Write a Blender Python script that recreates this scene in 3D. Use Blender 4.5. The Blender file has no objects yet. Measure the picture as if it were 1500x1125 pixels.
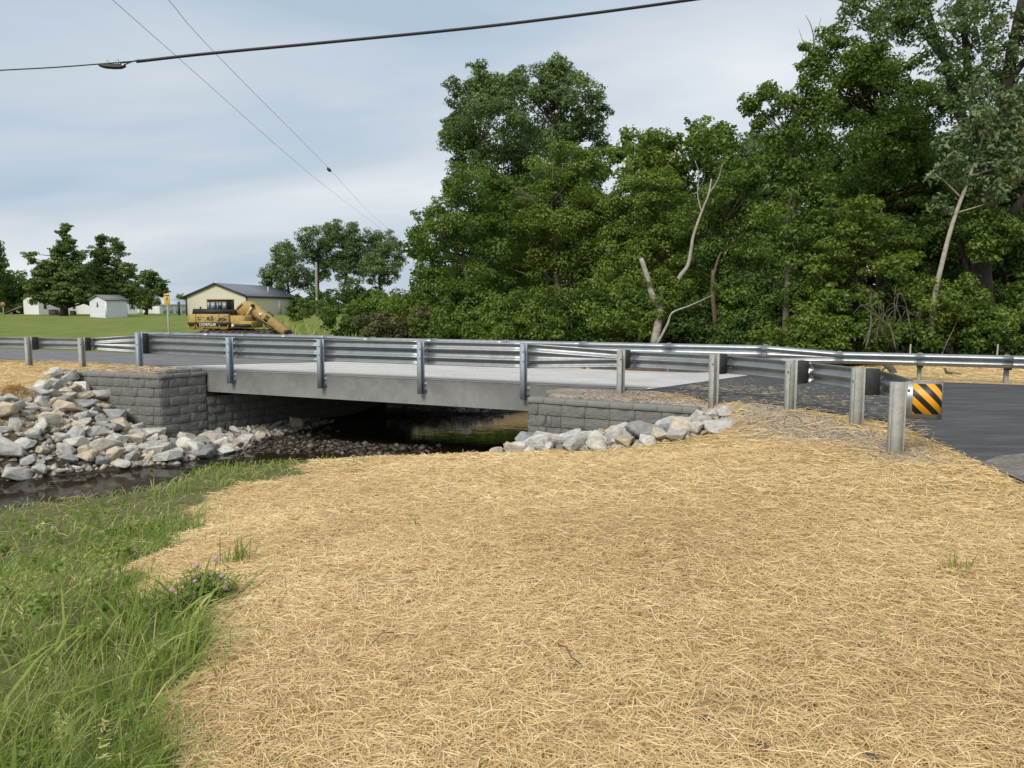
import bpy, bmesh, math, random
import numpy as np
from mathutils import Vector, Matrix

# ------------------------------------------------------------------ camera
SC = bpy.context.scene
COL = SC.collection
FPX, EYE, HORIZ = 1127.0, 1.6, 450.0
PITCH = math.atan((562.5 - HORIZ) / FPX)
cam_d = bpy.data.cameras.new('camera')
cam_d.sensor_width = 36.0
cam_d.lens = 36.0 * FPX / 1500.0
cam_d.clip_start = 0.05
cam_d.clip_end = 12000
cam = bpy.data.objects.new('camera', cam_d)
COL.objects.link(cam)
cam.location = (0, 0, EYE)
cam.rotation_euler = (math.pi / 2 - PITCH, 0, 0)
SC.camera = cam

# ------------------------------------------------------------------ sky, sun, exposure
SUN_EL, SUN_AZ = math.radians(44), math.radians(208)      # azimuth clockwise from +Y: behind the camera, a little left
SKY_STRENGTH = 0.10
W = bpy.data.worlds.new('World'); SC.world = W; W.use_nodes = True
nt = W.node_tree; nt.nodes.clear()
def wn(t, **k):
    n = nt.nodes.new(t)
    for a, b in k.items(): setattr(n, a, b)
    return n
wo = wn('ShaderNodeOutputWorld'); bg = wn('ShaderNodeBackground'); bg.inputs[1].default_value = SKY_STRENGTH
sky = wn('ShaderNodeTexSky'); sky.sky_type = 'NISHITA'; sky.sun_disc = False
sky.sun_elevation = SUN_EL; sky.sun_rotation = SUN_AZ; sky.dust_density = 2.0; sky.air_density = 1.2
tc = wn('ShaderNodeTexCoord'); sep = wn('ShaderNodeSeparateXYZ')
nt.links.new(tc.outputs['Generated'], sep.inputs[0])
# cloud deck: the direction projected on a layer overhead, stretched noise
mx = wn('ShaderNodeMath', operation='ADD'); mx.inputs[1].default_value = 0.28
ab = wn('ShaderNodeMath', operation='ABSOLUTE'); nt.links.new(sep.outputs[2], ab.inputs[0]); nt.links.new(ab.outputs[0], mx.inputs[0])
dv = wn('ShaderNodeVectorMath', operation='SCALE'); iv = wn('ShaderNodeMath', operation='DIVIDE'); iv.inputs[0].default_value = 1.0
nt.links.new(mx.outputs[0], iv.inputs[1]); nt.links.new(tc.outputs['Generated'], dv.inputs[0]); nt.links.new(iv.outputs[0], dv.inputs['Scale'])
mp = wn('ShaderNodeMapping'); mp.inputs['Location'].default_value = (2.3, 5.1, 0.4); mp.inputs['Scale'].default_value = (0.75, 1.5, 1.2)
nt.links.new(dv.outputs[0], mp.inputs[0])
n1 = wn('ShaderNodeTexNoise'); n1.inputs['Scale'].default_value = 0.8; n1.inputs['Detail'].default_value = 6; n1.inputs['Roughness'].default_value = 0.5; n1.inputs['Distortion'].default_value = 0.35
nt.links.new(mp.outputs[0], n1.inputs['Vector'])
cr = wn('ShaderNodeValToRGB')
cr.color_ramp.elements[0].position = 0.34; cr.color_ramp.elements[0].color = (3.35, 4.15, 5.05, 1)
cr.color_ramp.elements[1].position = 0.68; cr.color_ramp.elements[1].color = (6.0, 6.25, 6.5, 1)
e = cr.color_ramp.elements.new(0.50); e.color = (4.6, 5.1, 5.6, 1)
nt.links.new(n1.outputs['Fac'], cr.inputs['Fac'])
mixw = wn('ShaderNodeMix', data_type='RGBA'); mixw.inputs['Factor'].default_value = 0.93
nt.links.new(sky.outputs[0], mixw.inputs[6]); nt.links.new(cr.outputs[0], mixw.inputs[7])
nt.links.new(mixw.outputs[2], bg.inputs[0]); nt.links.new(bg.outputs[0], wo.inputs[0])

sun_d = bpy.data.lights.new('sun', 'SUN'); sun_d.energy = 2.0; sun_d.angle = math.radians(24); sun_d.color = (1.0, 0.95, 0.87)
sun = bpy.data.objects.new('sun', sun_d); COL.objects.link(sun)
sdir = Vector((math.sin(SUN_AZ) * math.cos(SUN_EL), math.cos(SUN_AZ) * math.cos(SUN_EL), math.sin(SUN_EL)))
sun.rotation_euler = sdir.to_track_quat('Z', 'Y').to_euler(); sun.location = (0, 0, 40)
SC.view_settings.view_transform = 'Standard'; SC.view_settings.look = 'None'
SC.view_settings.exposure = 0.47; SC.view_settings.gamma = 1.0; SC.view_settings.use_curve_mapping = False
SC.cycles.max_bounces = 7; SC.cycles.diffuse_bounces = 3; SC.cycles.glossy_bounces = 3
SC.cycles.transmission_bounces = 3; SC.cycles.transparent_max_bounces = 6
SC.cycles.use_denoising = True
SC.cycles.caustics_reflective = False; SC.cycles.caustics_refractive = False

# ------------------------------------------------------------------ helpers
def ray(px, py):
    cx, cy = (px - 750) / FPX, (562.5 - py) / FPX
    return (cx, math.cos(PITCH) + cy * math.sin(PITCH), -math.sin(PITCH) + cy * math.cos(PITCH))
def at(px, py, z=0.0):                       # where the line of sight meets the level z
    d = ray(px, py); k = (z - EYE) / d[2]
    return (d[0] * k, d[1] * k)
def atY(px, py, Y):                          # the point on the line of sight at the distance Y
    d = ray(px, py); k = Y / d[1]
    return (d[0] * k, Y, EYE + d[2] * k)

def mesh_np(name, V, F, mat=None, parent=None, smooth=False, attrs=None):
    V = np.asarray(V, dtype=np.float32).reshape(-1, 3)
    me = bpy.data.meshes.new(name)
    me.vertices.add(len(V)); me.vertices.foreach_set('co', V.ravel())
    if isinstance(F, np.ndarray):
        n = F.shape[1]; m = F.shape[0]
        me.loops.add(n * m); me.loops.foreach_set('vertex_index', F.astype(np.int32).ravel())
        me.polygons.add(m); me.polygons.foreach_set('loop_start', np.arange(0, n * m, n, dtype=np.int32))
    else:
        ln = np.array([len(f) for f in F], dtype=np.int32)
        me.loops.add(int(ln.sum())); me.loops.foreach_set('vertex_index', np.array([i for f in F for i in f], dtype=np.int32))
        me.polygons.add(len(F)); me.polygons.foreach_set('loop_start', np.concatenate([[0], np.cumsum(ln)[:-1]]).astype(np.int32))
    me.update(calc_edges=True); me.validate()
    if smooth: me.polygons.foreach_set('use_smooth', np.ones(len(me.polygons), dtype=bool))
    if attrs:
        for k, a in attrs.items():
            a = np.asarray(a, dtype=np.float32)
            if a.ndim == 1:
                at_ = me.attributes.new(k, 'FLOAT', 'POINT'); at_.data.foreach_set('value', a)
            else:
                at_ = me.attributes.new(k, 'FLOAT_COLOR', 'POINT'); at_.data.foreach_set('color', np.concatenate([a, np.ones((len(a), 1), np.float32)], 1).ravel())
    if mat: me.materials.append(mat)
    o = bpy.data.objects.new(name, me); COL.objects.link(o)
    if parent: o.parent = parent
    return o
def tag(o, label=None, cat=None, group=None, kind=None):
    if label: o['label'] = label
    if cat: o['category'] = cat
    if group: o['group'] = group
    if kind: o['kind'] = kind
    return o
def empty(name, loc=(0, 0, 0), label=None, cat=None, group=None, rz=0):
    o = bpy.data.objects.new(name, None); COL.objects.link(o); o.location = loc; o.rotation_euler = (0, 0, rz)
    o.empty_display_size = 0.2
    return tag(o, label, cat, group)

class MB:                                    # collects boxes, prisms, tubes for one mesh
    def __init__(s): s.v = []; s.f = []
    def add(s, V, F):
        b = len(s.v); s.v += [tuple(map(float, p)) for p in V]; s.f += [tuple(i + b for i in f) for f in F]; return s
    def box(s, x0, x1, y0, y1, z0, z1, M=None):
        V = [(x0, y0, z0), (x1, y0, z0), (x1, y1, z0), (x0, y1, z0), (x0, y0, z1), (x1, y0, z1), (x1, y1, z1), (x0, y1, z1)]
        if M is not None: V = [M @ Vector(p) for p in V]
        return s.add(V, [(0, 3, 2, 1), (4, 5, 6, 7), (0, 1, 5, 4), (1, 2, 6, 5), (2, 3, 7, 6), (3, 0, 4, 7)])
    def prism(s, poly, vec):                 # polygon (3-D points) swept along vec
        n = len(poly); A = [Vector(p) for p in poly]; vec = Vector(vec); B = [p + vec for p in A]
        F = [tuple(range(n))[::-1], tuple(range(n, 2 * n))] + [(i, (i + 1) % n, n + (i + 1) % n, n + i) for i in range(n)]
        return s.add(A + B, F)
    def tube(s, pts, rad, n=8, cap=True):
        V, F = tube_np(pts, rad, n, cap)
        return s.add(V, F)
    def build(s, name, mat, parent=None, smooth=False):
        o = mesh_np(name, s.v, s.f, mat, parent, smooth)
        return o

def tube_np(pts, rad, n=8, cap=True):
    P = np.array(pts, float); m = len(P)
    R = np.full(m, rad, float) if np.isscalar(rad) else np.array(rad, float)
    T = np.gradient(P, axis=0); T /= np.maximum(np.linalg.norm(T, axis=1, keepdims=True), 1e-9)
    ref = np.array([0, 0, 1.0]) if abs(T[:, 2]).mean() < 0.8 else np.array([1.0, 0, 0])
    A = np.cross(T, ref); A /= np.maximum(np.linalg.norm(A, axis=1, keepdims=True), 1e-9); Bv = np.cross(T, A)
    an = np.linspace(0, 2 * np.pi, n, endpoint=False)
    V = (P[:, None] + R[:, None, None] * (np.cos(an)[None, :, None] * A[:, None] + np.sin(an)[None, :, None] * Bv[:, None])).reshape(-1, 3)
    F = [(i * n + j, i * n + (j + 1) % n, (i + 1) * n + (j + 1) % n, (i + 1) * n + j) for i in range(m - 1) for j in range(n)]
    if cap: F += [tuple(range(n))[::-1], tuple(range((m - 1) * n, m * n))]
    return V.tolist(), F
def bevel_obj(o, w, seg=1):
    bm = bmesh.new(); bm.from_mesh(o.data)
    bmesh.ops.bevel(bm, geom=bm.edges[:], offset=w, segments=seg, affect='EDGES', profile=0.6)
    bm.to_mesh(o.data); bm.free(); return o

# ------------------------------------------------------------------ materials
def mat(name, col, rough=0.7, metal=0.0, noise=None, bump=None, spec=0.4, coords='Object', mottle=None):
    """noise=(scale, col2, lo, hi); bump=(scale, strength); mottle = a second (scale, col3, lo, hi)"""
    m = bpy.data.materials.new(name); m.use_nodes = True; t = m.node_tree; b = t.nodes['Principled BSDF']
    b.inputs['Roughness'].default_value = rough; b.inputs['Metallic'].default_value = metal; b.inputs['Specular IOR Level'].default_value = spec
    b.inputs['Base Color'].default_value = (*col, 1)
    co = t.nodes.new('ShaderNodeTexCoord').outputs[coords]
    cur = None
    for nz in (noise, mottle):
        if not nz: continue
        n = t.nodes.new('ShaderNodeTexNoise'); n.inputs['Scale'].default_value = nz[0]; n.inputs['Detail'].default_value = 6; n.inputs['Roughness'].default_value = 0.6
        t.links.new(co, n.inputs['Vector'])
        mr = t.nodes.new('ShaderNodeMapRange'); mr.inputs['From Min'].default_value = nz[2]; mr.inputs['From Max'].default_value = nz[3]
        t.links.new(n.outputs['Fac'], mr.inputs['Value'])
        x = t.nodes.new('ShaderNodeMix'); x.data_type = 'RGBA'
        if cur is None: x.inputs[6].default_value = (*col, 1)
        else: t.links.new(cur, x.inputs[6])
        x.inputs[7].default_value = (*nz[1], 1); t.links.new(mr.outputs[0], x.inputs['Factor']); cur = x.outputs[2]
    if cur is not None: t.links.new(cur, b.inputs['Base Color'])
    if bump:
        n = t.nodes.new('ShaderNodeTexNoise'); n.inputs['Scale'].default_value = bump[0]; n.inputs['Detail'].default_value = 5
        t.links.new(co, n.inputs['Vector']); bp = t.nodes.new('ShaderNodeBump'); bp.inputs['Strength'].default_value = bump[1]; bp.inputs['Distance'].default_value = bump[2] if len(bump) > 2 else 0.02
        t.links.new(n.outputs['Fac'], bp.inputs['Height']); t.links.new(bp.outputs[0], b.inputs['Normal'])
    return m
def nodes(m): return m.node_tree, m.node_tree.nodes['Principled BSDF']

def tone_mat(name, stops, rough=0.6, transl=0.0, spec=0.3):
    """colour from the per-piece attribute 'tone'"""
    m = bpy.data.materials.new(name); m.use_nodes = True; t = m.node_tree; b = t.nodes['Principled BSDF']
    a = t.nodes.new('ShaderNodeAttribute'); a.attribute_name = 'tone'
    r = t.nodes.new('ShaderNodeValToRGB')
    r.color_ramp.elements[0].position = stops[0][0]; r.color_ramp.elements[0].color = (*stops[0][1], 1)
    r.color_ramp.elements[1].position = stops[-1][0]; r.color_ramp.elements[1].color = (*stops[-1][1], 1)
    for p, c in stops[1:-1]:
        e = r.color_ramp.elements.new(p); e.color = (*c, 1)
    t.links.new(a.outputs['Fac'], r.inputs['Fac']); t.links.new(r.outputs[0], b.inputs['Base Color'])
    b.inputs['Roughness'].default_value = rough; b.inputs['Specular IOR Level'].default_value = spec
    if transl:
        tr = t.nodes.new('ShaderNodeBsdfTranslucent'); mxs = t.nodes.new('ShaderNodeMixShader'); mxs.inputs[0].default_value = transl
        hs = t.nodes.new('ShaderNodeHueSaturation'); hs.inputs['Saturation'].default_value = 1.1; hs.inputs['Value'].default_value = 1.5
        t.links.new(r.outputs[0], hs.inputs['Color']); t.links.new(hs.outputs[0], tr.inputs[0])
        t.links.new(b.outputs[0], mxs.inputs[1]); t.links.new(tr.outputs[0], mxs.inputs[2])
        t.links.new(mxs.outputs[0], t.nodes['Material Output'].inputs[0])
    return m

M = {}
M['galv'] = mat('galvanised steel', (0.33, 0.355, 0.37), 0.40, 0.75, (9, (0.26, 0.28, 0.29), 0.4, 0.7), (60, 0.08, 0.004), mottle=(2.2, (0.38, 0.40, 0.41), 0.45, 0.7))
M['galv_post'] = mat('weathered galvanised post', (0.37, 0.37, 0.335), 0.65, 0.08, (7, (0.27, 0.27, 0.235), 0.42, 0.66), (40, 0.1, 0.004), mottle=(30, (0.43, 0.43, 0.40), 0.5, 0.75))
M['galv_blue'] = mat('new galvanised post', (0.34, 0.39, 0.43), 0.55, 0.1, (12, (0.29, 0.335, 0.375), 0.4, 0.7), (60, 0.06, 0.003))
M['blockout'] = mat('black plastic block', (0.028, 0.03, 0.032), 0.65, 0, (14, (0.045, 0.046, 0.047), 0.4, 0.7), (50, 0.2, 0.004))
M['bolt'] = mat('bolt steel', (0.16, 0.16, 0.16), 0.5, 0.6)
M['concrete'] = mat('slab concrete', (0.20, 0.20, 0.188), 0.85, 0, (1.6, (0.145, 0.145, 0.137), 0.4, 0.7), (35, 0.25, 0.01), mottle=(6, (0.22, 0.22, 0.207), 0.5, 0.75))
M['block'] = mat('split face block', (0.215, 0.21, 0.192), 0.95, 0, (5, (0.14, 0.137, 0.125), 0.35, 0.7), (24, 1.0, 0.035), mottle=(55, (0.225, 0.22, 0.205), 0.5, 0.75))
M['cap'] = mat('wall cap block', (0.235, 0.23, 0.21), 0.95, 0, (6, (0.18, 0.175, 0.16), 0.35, 0.7), (45, 0.5, 0.01))
M['core'] = mat('wall core', (0.07, 0.07, 0.066), 0.95)
M['straw'] = tone_mat('straw', [(0.0, (0.2427, 0.1641, 0.0786)), (0.25, (0.5184, 0.3653, 0.1679)), (0.6, (0.75, 0.5611, 0.278)), (1.0, (0.9485, 0.7835, 0.4826))], 0.55, 0.12)
M['grass'] = tone_mat('grass blades', [(0.0, (0.084, 0.132, 0.0216)), (0.5, (0.228, 0.306, 0.06)), (0.85, (0.36, 0.408, 0.132)), (1.0, (0.6, 0.528, 0.264))], 0.5, 0.35)
M['leaf_ash'] = tone_mat('ash leaf', [(0.0, (0.051, 0.0892, 0.0153)), (0.5, (0.1121, 0.1848, 0.0306)), (1.0, (0.2103, 0.2867, 0.0573))], 0.5, 0.3)
M['leaf_cotton'] = tone_mat('cottonwood leaf', [(0.0, (0.0648, 0.108, 0.0346)), (0.5, (0.1325, 0.2016, 0.0648)), (1.0, (0.2448, 0.3096, 0.1224))], 0.45, 0.28)
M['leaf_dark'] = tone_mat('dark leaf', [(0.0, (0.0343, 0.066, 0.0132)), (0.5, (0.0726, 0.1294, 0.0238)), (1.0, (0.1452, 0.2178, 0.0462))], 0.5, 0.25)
M['leaf_light'] = tone_mat('light leaf', [(0.0, (0.0672, 0.1098, 0.0157)), (0.5, (0.14, 0.2072, 0.0314)), (1.0, (0.2408, 0.3024, 0.0672))], 0.5, 0.32)
M['leaf_syc'] = tone_mat('sycamore leaf', [(0.0, (0.069, 0.115, 0.0403)), (0.5, (0.1495, 0.207, 0.0862)), (0.9, (0.2645, 0.322, 0.1725)), (1.0, (0.391, 0.3795, 0.138))], 0.55, 0.25)
M['leaf_cypress'] = tone_mat('cypress needles', [(0.0, (0.066, 0.108, 0.0288)), (0.5, (0.132, 0.192, 0.0504)), (1.0, (0.216, 0.27, 0.078))], 0.6, 0.2)
M['vine'] = tone_mat('dry vine leaf', [(0.0, (0.05, 0.055, 0.02)), (0.5, (0.11, 0.11, 0.04)), (1.0, (0.2, 0.17, 0.09))], 0.6, 0.25)
M['bark'] = mat('bark', (0.05, 0.041, 0.032), 0.95, 0, (8, (0.024, 0.02, 0.016), 0.4, 0.65), (22, 0.8, 0.03))
M['bark_grey'] = mat('grey bark', (0.17, 0.15, 0.12), 0.95, 0, (8, (0.10, 0.088, 0.07), 0.4, 0.65), (22, 0.6, 0.03))
M['bark_pale'] = mat('bleached wood', (0.42, 0.39, 0.33), 0.9, 0, (5, (0.27, 0.245, 0.2), 0.4, 0.65), (25, 0.5, 0.02))
M['white_siding'] = mat('white siding', (0.74, 0.76, 0.77), 0.6)
M['shed_siding'] = mat('pale shed siding', (0.60, 0.66, 0.70), 0.6)
M['shingle'] = mat('grey shingle', (0.16, 0.16, 0.165), 0.9, 0, (12, (0.22, 0.22, 0.225), 0.4, 0.7))
M['metal_roof'] = mat('grey metal roof', (0.17, 0.185, 0.205), 0.5, 0.2)
M['pale_roof'] = mat('pale metal roof', (0.55, 0.57, 0.58), 0.5, 0.2)
M['tan_siding'] = mat('tan metal siding', (0.60, 0.56, 0.44), 0.6)
M['dark_trim'] = mat('dark trim', (0.045, 0.048, 0.055), 0.6)
M['white_trim'] = mat('white trim', (0.8, 0.81, 0.81), 0.5)
M['glass'] = mat('dark window glass', (0.03, 0.04, 0.045), 0.08, 0, spec=0.6)
M['cat_yellow'] = mat('worn yellow paint', (0.42, 0.285, 0.085), 0.6, 0, (2.2, (0.33, 0.215, 0.07), 0.45, 0.7), mottle=(7, (0.17, 0.095, 0.04), 0.6, 0.72))
M['cat_black'] = mat('machine black', (0.022, 0.02, 0.019), 0.6, 0, (6, (0.05, 0.035, 0.026), 0.5, 0.75))
M['track'] = mat('muddy track steel', (0.10, 0.078, 0.06), 0.9, 0.2, (6, (0.16, 0.125, 0.09), 0.4, 0.7), (15, 0.5, 0.03))
M['cab_glass'] = mat('cab glass', (0.30, 0.36, 0.32), 0.12, 0, spec=0.7)
M['white_print'] = mat('white print', (0.78, 0.77, 0.72), 0.6)
M['black_print'] = mat('black print', (0.02, 0.02, 0.02), 0.6)
M['sign_yellow'] = mat('sign yellow', (0.62, 0.42, 0.10), 0.5)
M['sign_band'] = mat('sign faded red band', (0.24, 0.10, 0.05), 0.6)
M['cable'] = mat('black cable', (0.018, 0.018, 0.02), 0.5)
M['wire'] = mat('bare wire', (0.16, 0.165, 0.175), 0.5, 0.3)
M['pole'] = mat('weathered pole', (0.30, 0.28, 0.25), 0.9, 0, (6, (0.2, 0.185, 0.16), 0.4, 0.7))
M['flower'] = mat('clover pink', (0.50, 0.30, 0.42), 0.7)
M['drain'] = mat('dark log bark', (0.085, 0.078, 0.07), 0.85, 0, (16, (0.17, 0.155, 0.135), 0.45, 0.7), (30, 0.7, 0.02))
M['brown_wood'] = mat('brown wood', (0.16, 0.12, 0.085), 0.9, 0, (10, (0.11, 0.07, 0.04), 0.4, 0.7), (25, 0.5, 0.01))
M['pebble'] = tone_mat('pebbles', [(0.0, (0.15, 0.12, 0.09)), (0.5, (0.36, 0.31, 0.25)), (1.0, (0.56, 0.52, 0.45))], 0.9)
M['bed_pebble'] = tone_mat('stream stones', [(0.0, (0.022, 0.017, 0.012)), (0.5, (0.065, 0.05, 0.036)), (1.0, (0.24, 0.21, 0.17))], 0.55)
M['filler'] = tone_mat('small riprap stone', [(0.0, (0.20, 0.185, 0.165)), (0.5, (0.36, 0.33, 0.285)), (1.0, (0.58, 0.53, 0.43))], 0.9)
M['red_plastic'] = mat('dark red plastic', (0.10, 0.045, 0.04), 0.6)

def rock_material():
    m = bpy.data.materials.new('limestone riprap'); m.use_nodes = True; t = m.node_tree; b = t.nodes['Principled BSDF']
    b.inputs['Roughness'].default_value = 0.92; b.inputs['Specular IOR Level'].default_value = 0.25
    oi = t.nodes.new('ShaderNodeObjectInfo')
    co = t.nodes.new('ShaderNodeTexCoord').outputs['Object']
    ofs = t.nodes.new('ShaderNodeVectorMath'); ofs.operation = 'ADD'
    sc_ = t.nodes.new('ShaderNodeMath'); sc_.operation = 'MULTIPLY'; sc_.inputs[1].default_value = 37.0
    t.links.new(oi.outputs['Random'], sc_.inputs[0]); t.links.new(co, ofs.inputs[0]); t.links.new(sc_.outputs[0], ofs.inputs[1])
    n = t.nodes.new('ShaderNodeTexNoise'); n.inputs['Scale'].default_value = 2.2; n.inputs['Detail'].default_value = 8; n.inputs['Roughness'].default_value = 0.65
    t.links.new(ofs.outputs[0], n.inputs['Vector'])
    r = t.nodes.new('ShaderNodeValToRGB'); r.color_ramp.elements[0].position = 0.34; r.color_ramp.elements[0].color = (0.66, 0.655, 0.64, 1)
    r.color_ramp.elements[1].position = 0.62; r.color_ramp.elements[1].color = (1.08, 1.06, 1.02, 1)
    t.links.new(n.outputs['Fac'], r.inputs['Fac'])
    mu = t.nodes.new('ShaderNodeMix'); mu.data_type = 'RGBA'; mu.blend_type = 'MULTIPLY'; mu.inputs['Factor'].default_value = 1
    t.links.new(oi.outputs['Color'], mu.inputs[6]); t.links.new(r.outputs[0], mu.inputs[7]); t.links.new(mu.outputs[2], b.inputs['Base Color'])
    n2 = t.nodes.new('ShaderNodeTexNoise'); n2.inputs['Scale'].default_value = 5; n2.inputs['Detail'].default_value = 9; n2.inputs['Roughness'].default_value = 0.7
    t.links.new(ofs.outputs[0], n2.inputs['Vector'])
    bp = t.nodes.new('ShaderNodeBump'); bp.inputs['Strength'].default_value = 0.7; bp.inputs['Distance'].default_value = 0.08
    t.links.new(n2.outputs['Fac'], bp.inputs['Height']); t.links.new(bp.outputs[0], b.inputs['Normal'])
    return m
M['rock'] = rock_material()

# ------------------------------------------------------------------ the lie of the land
B0 = np.array([0.24, 15.75]); U = np.array([0.909, -0.416]); U /= np.linalg.norm(U); VV = np.array([-U[1], U[0]])
SKEW = 0.18
def ST(s, t):                                # bridge frame -> world
    p = B0 + np.outer(np.atleast_1d(s), U) + np.outer(np.atleast_1d(t), VV)
    return p
def P3(s, t, z):
    p = B0 + s * U + t * VV
    return (p[0], p[1], z)
def to_st(x, y):
    dx, dy = x - B0[0], y - B0[1]
    return dx * U[0] + dy * U[1], dx * VV[0] + dy * VV[1]
SL, SR = -8.85, 0.46                         # the faces of the two abutments at t = 0
WL = ST(SL, 0)[0]
wdir = VV + SKEW * U; wdir /= np.linalg.norm(wdir)
CORN_L = WL - 1.2 * wdir                     # near corner of the left wall
END_L = np.array([-11.05, 19.35])
CORN_R = ST(SR - SKEW * 0.6, -0.6)[0]
END_R = np.array([3.27, 13.4])
FAR_L = ST(SL + SKEW * 7.6, 7.6)[0]; FAR_R = ST(SR + SKEW * 7.6, 7.6)[0]
TOP_L, TOP_R = -0.02, -0.17

CTRL = np.array([
 (0,0,0),(0,3,-.02),(-2,3,-.14),(3,3,0),(6,3,0),(0,6,-.14),(2,6,-.06),(4,6.5,-.02),(-1.2,6,-.26),(-2.7,4,-.26),(-4,4,-.5),(-4,7,-.78),(-6,8,-1.12),(-5.5,5.5,-.95),(-8,8,-1.35),
 (-1.5,9,-.55),(-3,9.5,-.8),(-4.5,10.5,-1.0),(-.5,10,-.48),(1.5,9.5,-.34),(3,9.5,-.2),(4,8.3,-.03),(-3,6.8,-.5),
 (-.64,12,-.72),(.9,12.2,-.78),(2,11.9,-.66),(2.6,11.5,-.55),(3.4,11,-.38),(3.6,12.2,-.28),(3.4,13.2,-.3),
 (.31,15.0,-1.1),(1.8,14.1,-.86),(2.7,13.5,-.6),(.2,13.6,-.97),(1.2,13.1,-.84),(2.2,12.8,-.70),
 (-.8,13.5,-1.2),(-.8,14.8,-1.65),(-.6,16,-1.85),
 (-3.75,13.2,-1.1),(-3.9,14.6,-1.62),(-3.8,15.8,-1.88),(-2.14,12.7,-.9),(-2.1,14.3,-1.5),(-2,15.8,-1.85),
 (-5.25,13.15,-1.22),(-6.1,11.07,-1.2),(-7.1,10.7,-1.25),(-5.8,14,-1.72),(-6.8,12.2,-1.78),(-8,11.4,-1.8),(-4.9,12.2,-1.1),
 (-8.5,13.3,-2.0),(-6.5,15.8,-2.0),(-4.6,17.2,-1.95),(-3,19,-1.92),(-1.2,20.5,-2.0),(.2,22.5,-2.0),(2,24.3,-2.0),(6,26,-2.0),(11,27,-2.0),(-12,10.3,-2.0),(-16,7.5,-2.0),(-25,2.5,-2.0),(-42,-8,-2.0),
 (-4.6,18.0,-1.72),(-3.4,18.1,-1.7),(-2.2,18.3,-1.74),(-5.2,17.6,-1.78),
 (-9.9,14.9,-1.75),(-7.4,16.5,-1.72),(-6.5,18.0,-1.74),(-8.3,18.3,-1.62),(-7.6,19.5,-1.6),(-6.3,21.6,-1.62),(-5.0,24.0,-1.62),(-9.8,18.8,-.98),(-11.05,19.2,-.2),
 (-10.8,16.3,-.62),(-13,15,-.75),(-13,17,-.35),(-11.5,18,-.32),(-9.4,17.2,-1.2),(-10.2,15.4,-1.22),(-8.6,16.6,-1.5),(-12.6,19.3,-.1),(-16,19,-.25),(-20,16,-.7),(-16,14,-1.1),(-14,12.6,-1.75),(-20,11,-1.4),(-14.5,21.1,-.05),(-20,23.6,-.05),(-30,28.2,-.05),(-55,39,-.05),
 (-13,8.2,-1.7),(-12,6.5,-1.3),(-18,4.5,-1.7),(-17,2,-1.0),(-28,-1.5,-1.5),(-10,3,-.9),(-6,1,-.5),(-10,-6,-.4),(-30,-20,-.3),(-60,-60,0),(0,-20,0),(20,-40,0),(-4,-3,-.2),
 (3.9,12.75,-.05),(4.25,11.5,-.02),(4.5,10.2,-.01),(4.2,8.6,-.01),(4.6,7,0),(5,5.5,0),(6.2,3,0),(10,-5,0),(8,6,0),(8,12,0),(12,0,0),(30,-20,0),
 (-3.4,24.3,-1.55),(-2.2,24.2,-1.68),(-.8,24.6,-1.68),(.6,25.4,-1.7),(-2.2,26,-1.0),(0,27,-1.1),(2,27.5,-1.3),(-3,28.5,-.5),(1,30,-.45),(8,30,-.5),(14,29,-.4),(3.6,22.4,-1.9),(2,19,-1.9),(.8,17.2,-1.85),
], float)
EPS = 0.35
_D = np.sqrt(((CTRL[:, None, :2] - CTRL[None, :, :2]) ** 2).sum(-1) + EPS ** 2)
_W = np.linalg.solve(_D - 0.02 * np.eye(len(CTRL)), CTRL[:, 2])
def low(x, y):
    x = np.asarray(x, float); y = np.asarray(y, float); out = np.zeros(x.shape)
    for (cx, cy, _), w in zip(CTRL, _W): out += w * np.sqrt((x - cx) ** 2 + (y - cy) ** 2 + EPS ** 2)
    b = 0.005 * np.sin(x * 2.3 + 1.1 * np.sin(y * 1.7)) * np.sin(y * 2.1 + x) + 0.005 * np.sin(5.1 * x + 2 * y) * np.sin(4.3 * y - x)
    return np.clip(out, -2.1, 0.3) + b
def seg_dist(x, y, a, b):
    ax, ay = a; dx, dy = b[0] - ax, b[1] - ay
    k = np.clip(((x - ax) * dx + (y - ay) * dy) / (dx * dx + dy * dy), 0, 1)
    return np.hypot(x - ax - k * dx, y - ay - k * dy)
def smooth(a, b, v):
    k = np.clip((v - a) / (b - a), 0, 1); return k * k * (3 - 2 * k)
def high(x, y):
    x = np.asarray(x, float); y = np.asarray(y, float)
    s, t = to_st(x, y)
    z = -0.036 * np.clip(t - 0.1, 0, 7.4)
    D = np.maximum(t - 7.5, 0)
    left = np.interp(D, [0, 3, 8, 18, 40, 66, 130, 300, 4000], [0, -.25, -.48, -.12, .85, .62, .9, 1.2, 1.2])
    right = np.interp(D, [0, 6, 12, 25, 60, 200, 4000], [0, .02, .08, .3, 1.2, 2, 2])
    k = smooth(-8, 6, x - 0.12 * (y - 25))
    z = z + left * (1 - k) + right * k
    z = z - 0.20 * np.exp(-(seg_dist(x, y, CORN_R, END_R) / 0.55) ** 2) - 0.05 * np.exp(-(seg_dist(x, y, CORN_L, END_L) / 0.6) ** 2)
    z = z - 0.05 * np.clip(-t / 1.4, 0, 1) * (s < -8)
    return z
def inside(x, y, poly):
    x = np.asarray(x); y = np.asarray(y); c = np.zeros(x.shape, bool); n = len(poly)
    for i in range(n):
        x1, y1 = poly[i]; x2, y2 = poly[(i + 1) % n]
        if y1 == y2: continue
        c ^= ((y1 > y) != (y2 > y)) & (x < (x2 - x1) * (y - y1) / (y2 - y1) + x1)
    return c
def unit(v): v = np.array(v, float); return v / np.linalg.norm(v)
nL = np.array([-unit(wdir)[1], unit(wdir)[0]])                 # out of the stream on the left
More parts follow.
